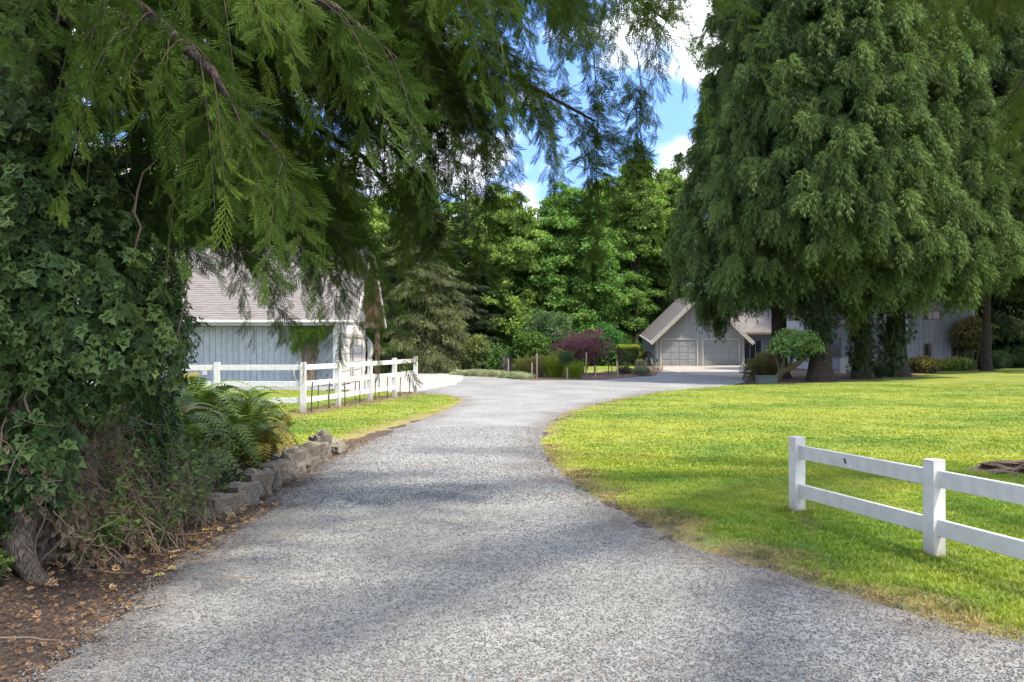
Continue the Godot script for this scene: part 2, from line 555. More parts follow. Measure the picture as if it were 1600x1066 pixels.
# a broadleaf tree: boughs that end in lobes of leaf clumps
func broadleaf(label: String, at: Vector3, h: float, rad: float, low: float, tr: float, lobes: int, per: int, k0: Color, k1: Color, called := "maple_tree", group := "", size := 1.1) -> Node3D:
	var o := thing(called, label, "tree", at, 0.0, group)
	var bag := Bag.new()
	var limbs := []
	var cy := (h + low) * 0.5
	var hy := (h - low) * 0.5
	var ax := at.x * 0.37
	for k in lobes * 16: # loose boughs of leaves where a rough field is thick
		var d := rdir()
		var q := pow(rr(0.12, 1.0), 0.5)
		var w := 1.0 + 0.55 * NZ.get_noise_3d(d.x * 55.0 + at.x, d.y * 55.0, d.z * 55.0 + at.z)
		var p := Vector3(d.x * rad * q * w, cy + d.y * hy * q, d.z * rad * q * w)
		var top := clampf((p.y - cy) / hy, 0, 1)
		p.x *= 1.0 - 0.45 * top * top
		p.z *= 1.0 - 0.45 * top * top
		var n := NZ.get_noise_3d(p.x * 22.0 + at.x * 5.0, p.y * 30.0, p.z * 22.0)
		if n < -0.03 and q > 0.5: continue
		for e in 7:
			var o2 := rdir() * Vector3(1.0, 0.35, 1.0) * size * rr(0.2, 0.75)
			var up := (Vector3.UP + d * 0.5 + rdir() * 0.35).normalized()
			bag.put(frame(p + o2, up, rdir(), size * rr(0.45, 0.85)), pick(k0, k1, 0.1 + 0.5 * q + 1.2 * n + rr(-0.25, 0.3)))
		if k % 40 == 0: limbs.append([PackedVector3Array([Vector3(0, rr(low * 0.4, maxf(low, p.y * 0.7)), 0), Vector3(p.x * 0.5, p.y * 0.85, p.z * 0.5), p]), PackedFloat32Array([tr * 0.4, tr * 0.22, 0.02])])
	part("trunk", trunk_mesh(h * 0.8, tr, tr * 0.5, 12, Vector3(rr(-0.02, 0.02), 0, rr(-0.02, 0.02)), limbs), M.grey_bark, o)
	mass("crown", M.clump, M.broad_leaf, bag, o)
	return o

# a shrub: a rough mound filled with small clumps on a few stems
func shrub(called: String, label: String, category: String, at: Vector3, rx: float, h: float, base: float, count: int, size: float, k0: Color, k1: Color, mesh_key := "small_clump", group := "", rz := -1.0, stems := 5, lump := 0.35) -> Node3D:
	var o := thing(called, label, category, at, 0.0, group)
	var bag := Bag.new()
	if rz < 0.0: rz = rx
	for k in count:
		var d := rdir()
		var q := pow(R.randf(), 0.4) * (1.0 + lump * NZ.get_noise_3d(d.x * 60.0 + at.x * 9.0, d.y * 60.0, d.z * 60.0))
		var p := Vector3(d.x * rx * q, base + (h - base) * 0.5 * (1.0 + d.y * q), d.z * rz * q)
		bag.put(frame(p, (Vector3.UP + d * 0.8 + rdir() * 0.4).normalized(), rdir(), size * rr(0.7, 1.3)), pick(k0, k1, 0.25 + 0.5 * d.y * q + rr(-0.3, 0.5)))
	var m := MB.new()
	for k in stems:
		var a := rr(0, TAU)
		var e := Vector3(cos(a) * rx * 0.6, lerpf(base, h, 0.55), sin(a) * rz * 0.6)
		m.tube(PackedVector3Array([Vector3(cos(a) * 0.06, -0.1, sin(a) * 0.06), e * Vector3(0.4, 0.5, 0.4), e]), PackedFloat32Array([0.035, 0.025, 0.008]), 5)
	if stems > 0: part("stem", m.mesh(), M.twig, o)
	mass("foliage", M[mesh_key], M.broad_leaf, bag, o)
	return o

# ---------------------------------------------------------------- building bits
# courses of shingles on a slope, each a thin tilted piece; "inside" trims the rim
func shingle_courses(o: Vector3, u: Vector3, v: Vector3, ul: float, vl: float, expo: float, wide: float, inside = null) -> ArrayMesh:
	var m := MB.new()
	u = u.normalized(); v = v.normalized()
	var n := u.cross(v).normalized()
	if n.y < 0.0: n = -n
	var rows := int(vl / expo)
	for j in rows:
		var x := -wide * R.randf()
		while x < ul:
			var w := wide * rr(0.7, 1.3)
			var a := clampf(x, 0, ul)
			var b := clampf(x + w - 0.008, 0, ul)
			x += w
			if b - a < 0.02: continue
			if inside != null and not inside.call((a + b) * 0.5, j * expo): continue
			var g := rr(0.78, 1.16)
			var col := Color(g * rr(0.97, 1.05), g, g * rr(0.96, 1.03))
			var th := rr(0.012, 0.02)
			var p0 := o + u * a + v * (j * expo) + n * th
			var p1 := o + u * b + v * (j * expo) + n * th
			var q0 := o + u * a + v * ((j + 1.12) * expo) + n * 0.002
			var q1 := o + u * b + v * ((j + 1.12) * expo) + n * 0.002
			m.out_quad(p0, p1, q1, q0, o - n * 50.0, col)
			m.out_quad(p0, p1, p1 - n * th, p0 - n * th, o + v * 50.0, col)
	return m.mesh()

func slab(corners: Array, down: Vector3) -> ArrayMesh:
	# a plate with the given top outline and depth
	var m := MB.new()
	var o := Vector3.ZERO
	for p in corners: o += p + down * 0.5
	o /= corners.size()
	for k in range(1, corners.size() - 1):
		m.out_tri(corners[0], corners[k], corners[k + 1], o, Color.WHITE)
		m.out_tri(corners[0] + down, corners[k] + down, corners[k + 1] + down, o, Color.WHITE)
	for k in corners.size():
		var a: Vector3 = corners[k]
		var b: Vector3 = corners[(k + 1) % corners.size()]
		m.out_quad(a, b, b + down, a + down, o, Color.WHITE)
	return m.mesh()

func window_part(parent: Node3D, at: Vector3, w: float, h: float, turn := 0.0, cols := 1, frame_mat: Material = null) -> void:
	var t := Transform3D(Basis(Vector3.UP, turn), at)
	var m := MB.new()
	var f := 0.07
	for s in [-1.0, 1.0]:
		m.box(t * Transform3D(Basis(), Vector3(s * (w * 0.5 + f * 0.5), 0, 0.03)), Vector3(f, h + f * 2, 0.06), 0.006)
		m.box(t * Transform3D(Basis(), Vector3(0, s * (h * 0.5 + f * 0.5), 0.028)), Vector3(w - 0.004, f, 0.056), 0.006)
	for k in cols - 1:
		m.box(t * Transform3D(Basis(), Vector3(-w * 0.5 + w * (k + 1) / cols, 0, 0.02)), Vector3(0.05, h - 0.004, 0.04), 0.004)
	var fr := part("window", m.mesh(), frame_mat if frame_mat else M.brown_frame, parent)
	var g := MB.new()
	g.box(t * Transform3D(Basis(), Vector3(0, 0, 0.008)), Vector3(w - 0.004, h - 0.004, 0.008))
	part("pane", g.mesh(), M.dark_glass, fr)

func siding(parent: Node3D, a: Vector3, b: Vector3, h0: float, top: Callable, pitch: float, batten: bool, mats: Array, holes: Array = []) -> void:
	# vertical boards (or battens) along a wall from a to b, each one a part; a board stops at the openings it meets
	var d := b - a
	var len := d.length()
	d = d.normalized()
	var n := d.cross(Vector3.UP).normalized()
	var turn := atan2(-d.z, d.x)
	var k := 0
	var x := pitch * 0.5
	while x < len - pitch * 0.3:
		var spans := [[h0, top.call(x)]]
		for q in holes:
			if x > q[0] - pitch * 0.5 and x < q[1] + pitch * 0.5:
				var out := []
				for s in spans:
					if q[2] > s[0]: out.append([s[0], minf(s[1], q[2])])
					if q[3] < s[1]: out.append([maxf(s[0], q[3]), s[1]])
				spans = out
		for s in spans:
			if s[1] - s[0] < 0.05: continue
			var w := pitch - 0.035 if batten else pitch - 0.03
			var th := 0.045 if batten else 0.022
			var m := MB.new()
			m.box(Transform3D(Basis(Vector3.UP, turn), a + d * x + n * th * 0.5 + Vector3(0, (s[0] + s[1]) * 0.5, 0)), Vector3(w, s[1] - s[0], th), 0.004)
			part("plank", m.mesh(false), mats[R.randi() % mats.size()], parent)
		x += pitch
		k += 1

func ball_points(center: Vector3, rad: Vector3, rough: float) -> Array:
	var d := rdir()
	var q := 1.0 + rough * NZ.get_noise_3d(d.x * 70.0 + center.x * 20.0, d.y * 70.0, d.z * 70.0) + rr(-0.1, 0.05)
	return [center + d * rad * q, (d / rad).normalized()]

# ivy over a set of lumps: the leaves that show largest are parts, the rest one mass
func ivy_cover(label: String, lumps: Array, count: int, size: float, k0: Color, k1: Color, singles: int, eye := Vector3(0, 1.9, 0)) -> void:
	var o := thing("ivy", label, "ivy")
	var all := []
	var total := 0.0
	for l in lumps: total += l[1].x * l[1].y
	for l in lumps:
		for k in int(count * l[1].x * l[1].y / total):
			var q := ball_points(l[0], l[1] * rr(0.72, 1.04), 0.3)
			var n: Vector3 = q[1]
			if n.dot((eye - q[0]).normalized()) < -0.35: continue
			var tip := Vector3(rr(-0.9, 0.9), rr(-1.0, -0.2), rr(-0.9, 0.9)) + n * rr(0.0, 0.6)
			var face := (n + rdir() * 0.6 + Vector3(0, 0.35, 0)).normalized()
			var s := size * rr(0.45, 1.25)
			var t := frame(q[0], tip, face, s)
			var vis: float = face.dot((eye - q[0]).normalized()) * s / (eye - q[0]).length()
			all.append([vis if singles > 0 else 0.0, t, pick(k0, k1, pow(R.randf(), 1.6) * 1.25)])
	if singles > 0: all.sort_custom(func(a, b): return a[0] > b[0])
	var near := Bag.new()
	var rest := Bag.new()
	for k in all.size(): (near if k < singles else rest).put(all[k][1], all[k][2])
	pieces("leaf", [M.ivy_leaf], ivy_tint, near, o)
	mass("leaves", M.ivy_leaf, M.ivy, rest, o)
	var m := MB.new()
	for l in lumps:
		for k in 7:
			var q := ball_points(l[0], l[1] * 0.86, 0.1)
			var p: Vector3 = q[0]
			var pts := PackedVector3Array()
			for j in 6:
				pts.append(p)
				p += Vector3(rr(-0.12, 0.12), rr(0.1, 0.3), rr(-0.12, 0.12)) * l[1].y
			m.tube(pts, PackedFloat32Array([0.014, 0.012, 0.011, 0.01, 0.008, 0.005]), 5, Color.WHITE, null, 0, false)
	part("stem", m.mesh(), M.twig, o).set_meta("kind", "stuff")

# hanging cedar sprays along a bough
func hang_sprays(path: PackedVector3Array, step: float, blen: Vector2, flen: Vector2, bag: Array, twigs: MB, k0: Color, k1: Color, from := 0.25, gap := 0.075) -> void:
	var total := 0.0
	for k in path.size() - 1: total += path[k].distance_to(path[k + 1])
	var c := Curve3D.new()
	for k in path.size():
		var a := path[maxi(k - 1, 0)]
		var b := path[mini(k + 1, path.size() - 1)]
		c.add_point(path[k], (a - b) / 6.0, (b - a) / 6.0)
	var len := c.get_baked_length()
	var s := len * from
	var side := 1.0
	while s < len:
		var p := c.sample_baked(s, true)
		var t := (c.sample_baked(minf(s + 0.1, len), true) - c.sample_baked(maxf(s - 0.1, 0), true)).normalized()
		side = -side
		var lat := t.cross(Vector3.UP).normalized() * side
		var d := (t * rr(0.3, 0.9) + lat * rr(0.2, 1.0) + Vector3(0, rr(-0.4, 0.1), 0)).normalized()
		var bl := rr(blen.x, blen.y)
		var sag := rr(0.35, 1.0)
		var across := Vector3(rr(-1, 1), rr(-0.1, 0.1), rr(-1, 1)).normalized()
		var tint := rr(0, 1)
		var pts := PackedVector3Array()
		var q := PackedFloat32Array()
		for j in 6:
			var u := j / 5.0 * bl
			pts.append(p + d * u * (1.0 - 0.2 * u) + Vector3(0, -sag * u * u, 0))
			q.append(0.006 * (1.0 - j / 5.5))
		twigs.tube(pts, q, 4, Color.WHITE, null, 0.0, false)
		var u := 0.12
		var alt := 1.0
		while u < bl:
			alt = -alt
			var w := p + d * u * (1.0 - 0.2 * u) + Vector3(0, -sag * u * u, 0)
			var dir := (d * (1.0 - 0.4 * u) + Vector3(0, -2.0 * sag * u, 0)).normalized()
			var wide := dir.cross(across).normalized() * alt
			var g := (dir * 0.7 + wide * rr(0.45, 1.0) + Vector3(0, rr(-0.6, -0.05), 0)).normalized()
			var f := rr(flen.x, flen.y) * (1.1 - 0.35 * u / bl)
			bag.append([frame(w, g, (across + rdir() * 0.5), f), pick(k0, k1, tint * 0.6 + rr(0, 0.4)), f])
			u += gap * rr(0.8, 1.3)
		# the shoot's end
		bag.append([frame(pts[5], pts[5] - pts[4] + Vector3(0, -0.03, 0), Vector3(rr(-1, 1), 0.2, rr(-1, 1)), rr(flen.x, flen.y)), pick(k0, k1, tint), flen.y])
		s += step * rr(0.7, 1.3)

func spray_tree(o: Node3D, bag: Array, twigs: MB, singles: int, eye := Vector3(0, 1.9, 0)) -> void:
	for e in bag:
		var v: Vector3 = e[0].origin - eye
		var seen := v.z < -1.0 and absf(v.x / v.z) < 0.58 and absf(v.y / v.z) < 0.39
		e.append((e[2] / v.length() if seen else 0.0) * absf(e[0].basis.z.normalized().dot(v.normalized())))
	bag.sort_custom(func(a, b): return a[3] > b[3])
	var rest := [Bag.new(), Bag.new(), Bag.new()]
	for k in bag.size():
		if k < singles: part("frond", M.sprays[k % 3], cedar_tint(bag[k][1]), o, bag[k][0])
		else: rest[k % 3].put(bag[k][0], bag[k][1])
	for k in 3: mass("fronds", M.sprays[k], M.cedar, rest[k], o)
	part("twigs", twigs.mesh(), M.dark_twig, o).set_meta("kind", "stuff")

func make_materials() -> void:
	R.seed = 7
	NZ.seed = 5; NZ.frequency = 0.02; NZ.fractal_octaves = 3
	NL.seed = 9; NL.frequency = 0.45; NL.fractal_octaves = 3
	var W := Color.WHITE
	T.soft = noise_tex(0.012, Color(0.88, 0.88, 0.88), W)
	T.speck = noise_tex(0.11, Color(0.45, 0.45, 0.45), W, FastNoiseLite.TYPE_SIMPLEX, 3)
	T.gravel = noise_tex(0.055, Color(0.83, 0.83, 0.83), Color(1, 1, 1), FastNoiseLite.TYPE_CELLULAR, 1, 0.0, 1024, FastNoiseLite.RETURN_CELL_VALUE)
	T.gravel_n = noise_tex(0.055, W, W, FastNoiseLite.TYPE_CELLULAR, 2, 9.0, 1024, FastNoiseLite.RETURN_DISTANCE)
	T.soil = noise_tex(0.06, Color(0.35, 0.33, 0.32), Color(1, 1, 1), FastNoiseLite.TYPE_SIMPLEX, 5)
	T.soil_n = noise_tex(0.06, W, W, FastNoiseLite.TYPE_SIMPLEX, 5, 10.0)
	T.bark = noise_tex(0.03, Color(0.2, 0.18, 0.17), W, FastNoiseLite.TYPE_SIMPLEX, 4)
	T.bark_n = noise_tex(0.03, W, W, FastNoiseLite.TYPE_SIMPLEX, 4, 12.0)
	T.turf = noise_tex(0.16, Color(0.55, 0.6, 0.4), W, FastNoiseLite.TYPE_SIMPLEX, 4)
	T.turf_n = noise_tex(0.16, W, W, FastNoiseLite.TYPE_SIMPLEX, 3, 8.0)
	M.road = std(Color(0.29, 0.295, 0.28), 0.95, T.gravel, Vector3(0.43, 0.43, 0.43), T.gravel_n, 0.22)
	M.road.detail_enabled = true
	M.road.detail_uv_layer = BaseMaterial3D.DETAIL_UV_2
	M.road.uv2_triplanar = true
	M.road.uv2_world_triplanar = true
	M.road.uv2_scale = Vector3(0.037, 0.037, 0.037)
	M.road.detail_albedo = noise_tex(0.012, Color(0.80, 0.80, 0.80), Color(1, 1, 1), FastNoiseLite.TYPE_SIMPLEX_SMOOTH, 6, 0.0, 1024)
	M.road.detail_blend_mode = BaseMaterial3D.BLEND_MODE_MUL
	M.stone_bits = std(W, 0.85)
	M.ground = std(W, 0.95, T.soil, Vector3(0.7, 0.7, 0.7), T.soil_n, 0.8)
	M.lawn = std(W, 0.95, T.turf, Vector3(0.9, 0.9, 0.9), T.turf_n, 0.9)
	M.concrete = std(Color(0.36, 0.345, 0.32), 0.9, T.soft, Vector3(0.25, 0.25, 0.25), T.speck, 0.0)
	M.concrete.normal_enabled = false
	M.bark = std(Color(0.11, 0.078, 0.06), 0.95, T.bark, Vector3(1.6, 0.3, 1.6), T.bark_n, 1.2)
	M.near_bark = std(Color(0.44, 0.35, 0.25), 0.95, T.bark, Vector3(2.4, 0.45, 2.4), T.bark_n, 2.4)
	M.grey_bark = std(Color(0.17, 0.15, 0.12), 0.95, T.bark, Vector3(1.2, 0.4, 1.2), T.bark_n, 1.0)
	M.moss_bark = std(Color(0.17, 0.15, 0.05), 0.95, T.bark, Vector3(3, 2, 3), T.bark_n, 0.8)
	M.twig = std(Color(0.19, 0.14, 0.09), 0.9)
	M.dark_twig = std(Color(0.075, 0.052, 0.036), 0.9)
	M.rock = std(Color(0.47, 0.42, 0.33), 0.92, T.soil, Vector3(1.3, 1.3, 1.3), T.soil_n, 0.9)
	M.vinyl = std(Color(0.67, 0.655, 0.62), 0.42, T.soft, Vector3(0.8, 0.8, 0.8))
	M.iron = std(Color(0.035, 0.028, 0.025), 0.7)
	M.black = std(Color(0.012, 0.012, 0.013), 0.35)
	M.siding = []
	M.house_siding = []
	for k in 3:
		var g := 1.0 - 0.04 * k
		M.siding.append(std(Color(0.36, 0.385, 0.38) * g, 0.8, T.soft, Vector3(0.6, 0.25, 0.6)))
		M.house_siding.append(std(Color(0.34, 0.37, 0.41) * g, 0.8, T.soft, Vector3(0.6, 0.25, 0.6)))
	M.shed_siding = []
	for k in 3: M.shed_siding.append(std(Color(0.36, 0.405, 0.415) * (1.0 - 0.05 * k), 0.75, T.soft, Vector3(0.6, 0.3, 0.6)))
	M.white_paint = std(Color(0.76, 0.75, 0.71), 0.6, T.soft, Vector3(0.5, 0.5, 0.5))
	M.cream = std(Color(0.43, 0.41, 0.37), 0.7, T.soft, Vector3(0.5, 0.5, 0.5))
	M.door_back = std(Color(0.255, 0.265, 0.26), 0.7)
	M.door_panel = std(Color(0.29, 0.305, 0.30), 0.6, T.soft, Vector3(0.4, 0.4, 0.4))
	M.door_trim = std(Color(0.42, 0.40, 0.35), 0.7)
	M.shingle = std(Color(0.37, 0.34, 0.325), 0.95, T.speck, Vector3(1.5, 1.5, 1.5))
	M.roof_under = std(Color(0.22, 0.15, 0.10), 0.8)
	M.brown_wood = std(Color(0.26, 0.17, 0.12), 0.8, T.bark, Vector3(3, 0.3, 3))
	M.brown_frame = std(Color(0.20, 0.12, 0.085), 0.6)
	M.dark_glass = std(Color(0.03, 0.035, 0.035), 0.08)
	M.milk_glass = std(Color(0.62, 0.62, 0.60), 0.25)
	M.green_box = std(Color(0.06, 0.078, 0.068), 0.5)
	M.wood_stake = std(Color(0.36, 0.28, 0.18), 0.85)
	M.hose = std(Color(0.6, 0.62, 0.62), 0.5)
	M.cedar = leafy(0.75, 0.8, Color(0.85, 1.0, 0.3))
	M.cedar.metallic_specular = 0.15
	M.ivy = leafy(0.46, 0.3, Color(0.8, 1.0, 0.3))
	M.ivy.metallic_specular = 0.28
	M.leaf = leafy(0.5, 0.4)
	M.dead = leafy(0.8, 0.2, Color(1, 0.8, 0.5))
	M.far_leaf = leafy(0.7, 0.5)
	M.broad_leaf = leafy(0.62, 0.6)
	M.grass = leafy(0.6, 0.5, Color(0.85, 1.0, 0.3))
	# leaves shared by all plants
	M.sprays = [cedar_spray(9, 3, 0.40, 0.25), cedar_spray(8, 3, 0.46, 0.4), cedar_spray(10, 2, 0.34, 0.12)]
	M.tuft = droop_tuft(9, 5)
	M.clump = leaf_clump(30, 0.27)
	M.small_clump = leaf_clump(26, 0.30, 0.5, false)
	M.fine_clump = leaf_clump(46, 0.16, 0.3, false)
	M.needles = needle_branch()
	M.ivy_leaf = ivy_leaf()
	M.oval = oval_leaf()
	M.ferns = [fern_blade(26, 0.5), fern_blade(28, 0.75), fern_blade(24, 1.0)]

func make_sky() -> PanoramaSkyMaterial:
	var w := 1024
	var h := 512
	var im := Image.create_empty(w, h, false, Image.FORMAT_RGBAF)
	var f := FastNoiseLite.new()
	f.seed = 1560; f.frequency = 0.55; f.fractal_octaves = 6
	var lowc := Color(0.34, 0.36, 0.36)
	for y in h:
		var phi := PI * (y + 0.5) / h
		var up := cos(phi)
		for x in w:
			if up < -0.02:
				im.set_pixel(x, y, Color(0.16, 0.17, 0.13))
				continue
			var th := TAU * (x + 0.5) / w
			var e := maxf(up, 0.0)
			var d := Vector3(sin(th) * sin(phi), up, -cos(th) * sin(phi))
			var sky := Color(0.20, 0.33, 0.56).lerp(Color(0.025, 0.092, 0.34), pow(e, 0.5))
			var q := d / (e + 0.22)
			var c := f.get_noise_3d(q.x * 3.4, q.z * 3.4, 3.0) + 0.14
			var den := smoothstep(0.0, 0.32, c)
			var lit := smoothstep(0.05, 0.5, c)
			var cl := Color(0.86, 0.86, 0.86).lerp(Color(0.62, 0.64, 0.69), lit * 0.7)
			im.set_pixel(x, y, sky.lerp(cl, den * 0.95))
	var m := PanoramaSkyMaterial.new()
	m.panorama = ImageTexture.create_from_image(im)
	return m

func lawn_color(p: Vector2, s: float) -> Color:
	var a := NZ.get_noise_2d(p.x * 9.0, p.y * 16.0)
	var b := NZ.get_noise_2d(p.x * 45.0 + 300.0, p.y * 45.0)
	var d := -p.y
	var green := Color(0.165, 0.275, 0.025)
	var yellow := Color(0.41, 0.435, 0.06)
	var dry := Color(0.48, 0.34, 0.16)
	var k := pick(green, yellow, 0.34 + 0.35 * smoothstep(7.0, 16.0, d) + 1.0 * a + 0.5 * b)
	if p.x > 0.0: k *= 1.0 + 0.09 * smoothstep(-0.4, 0.4, sin((p.x * 0.55 - p.y * 0.83) * 2.9))
	var e := smoothstep(0.42, 0.0, s + 0.55 * b + 0.35 * a)
	var rim := dry if p.x < -1.0 else dry.lerp(Color(0.15, 0.10, 0.07), clampf(0.45 + 1.6 * NZ.get_noise_2d(p.x * 120.0, p.y * 120.0), 0, 1))
	k = k.lerp(rim, e * 0.9)
	# worn strips under the fences
	var f := absf((p - Vector2(3.2, -9.55)).dot(Vector2(0.962, 0.273)))
	if p.x > 3.0 and d < 10.0: k = k.lerp(dry * 0.8, 0.75 * smoothstep(0.22, 0.02, f + 0.12 * b + 0.06))
	if p.x < 0.0:
		var g := absf((p - Vector2(-5.58, -22.8)).dot(Vector2(0.977, 0.21)))
		if d > 22.0 and d < 32.5: k = k.lerp(Color(0.34, 0.235, 0.15), 0.95 * smoothstep(0.75, 0.3, g + 0.3 * b))
	return k
func plain_color(p: Vector2, s: float) -> Color:
	var g := 1.0 + 0.18 * NZ.get_noise_2d(p.x * 9.0, p.y * 9.0)
	var tr := 0.0
	if p.y > -34.0: # a little soil is trodden in along the rims
		tr = smoothstep(0.7, 0.0, s + 0.5 * NZ.get_noise_2d(p.x * 70.0, p.y * 70.0))
	if p.y > -36.0 and p.y < -8.0: # wheel tracks, packed and paler
		g *= 1.0 + 0.10 * exp(-pow((s - 0.95) / 0.32, 2.0)) + 0.10 * exp(-pow((s - 1.55) / 0.3, 2.0) * 0.5) - 0.06
	return Color(g, g, g).lerp(Color(0.62, 0.5, 0.42), tr * 0.7)
func mulch_color(p: Vector2, s: float) -> Color:
	var g := 1.0 + 0.4 * NZ.get_noise_2d(p.x * 60.0, p.y * 60.0)
	return Color(0.30, 0.185, 0.12) * g
func soil_color(p: Vector2) -> Color:
	var g := 1.0 + 0.45 * NZ.get_noise_2d(p.x * 40.0, p.y * 40.0)
	var k := Color(0.145, 0.098, 0.068).lerp(Color(0.09, 0.10, 0.035), smoothstep(30.0, 60.0, -p.y) * 0.8)
	return k * g

func _ready() -> void:
	# ------------------------------------------------ camera, sky, sun, exposure
	var cam := Camera3D.new()
	cam.name = "camera"
	cam.position = Vector3(0, 1.9, 0)
	cam.rotation_degrees = Vector3(0.3, 0, 0)
	cam.fov = 43.6
	cam.near = 0.1
	cam.far = 1500.0
	add_child(cam)
	cam.current = true
	var env := Environment.new()
	env.background_mode = Environment.BG_SKY
	env.sky = Sky.new()
	env.sky.sky_material = make_sky()
	env.background_energy_multiplier = 1.2
	env.tonemap_mode = Environment.TONE_MAPPER_LINEAR
	env.tonemap_exposure = 3.25
	env.sdfgi_enabled = true
	env.ssao_enabled = true
	env.ssil_enabled = true
	var we := WorldEnvironment.new()
	we.name = "world"
	we.environment = env
	add_child(we)
	var sun := DirectionalLight3D.new()
	sun.name = "sun"
	sun.light_energy = 0.9
	sun.light_color = Color(1.0, 0.955, 0.88)
	sun.light_angular_distance = 3.5
	sun.shadow_enabled = true
	add_child(sun)
	sun.look_at_from_position(Vector3(0.58, 1.2, 0.30), Vector3.ZERO, Vector3.UP)
	make_materials()
	land()
	shed()
	garage()
	house()
	white_fences()
	cedars()
	forest()
	garden()
	near_cedar()
	right_boughs()
	bank()
	litter()

const ROAD_RIGHT: Array[Vector2] = [Vector2(12.49, -45.37), Vector2(9.45, -37.48), Vector2(6.38, -34.03), Vector2(4.85, -31.54), Vector2(3.45, -28.73), Vector2(2.33, -25.86), Vector2(1.4, -23.3), Vector2(0.85, -20.52), Vector2(0.56, -17.71), Vector2(0.48, -16.06), Vector2(0.54, -14.29), Vector2(0.66, -12.55), Vector2(0.85, -11.34), Vector2(1.14, -10.1), Vector2(1.36, -9.04), Vector2(1.6, -8.18), Vector2(1.96, -7.47), Vector2(2.16, -7.2), Vector2(2.48, -6.61), Vector2(2.76, -6.14), Vector2(3.01, -5.73), Vector2(3.27, -5.46), Vector2(5.0, -4.2), Vector2(9.0, -2.4)]
const ROAD_LEFT: Array[Vector2] = [Vector2(-5.0, 1.5), Vector2(-2.9, -2.5), Vector2(-2.63, -4.86), Vector2(-2.67, -5.75), Vector2(-2.81, -6.7), Vector2(-2.82, -8.03), Vector2(-2.82, -9.04), Vector2(-2.84, -10.87), Vector2(-2.98, -13.61), Vector2(-2.85, -15.58), Vector2(-2.62, -17.47), Vector2(-2.31, -20.52), Vector2(-1.92, -23.3), Vector2(-1.63, -27.81), Vector2(-2.2, -30.6), Vector2(-3.61, -33.15)]
var lawn_poly := PackedVector2Array()
var verge_poly := PackedVector2Array()
var road_poly := PackedVector2Array()

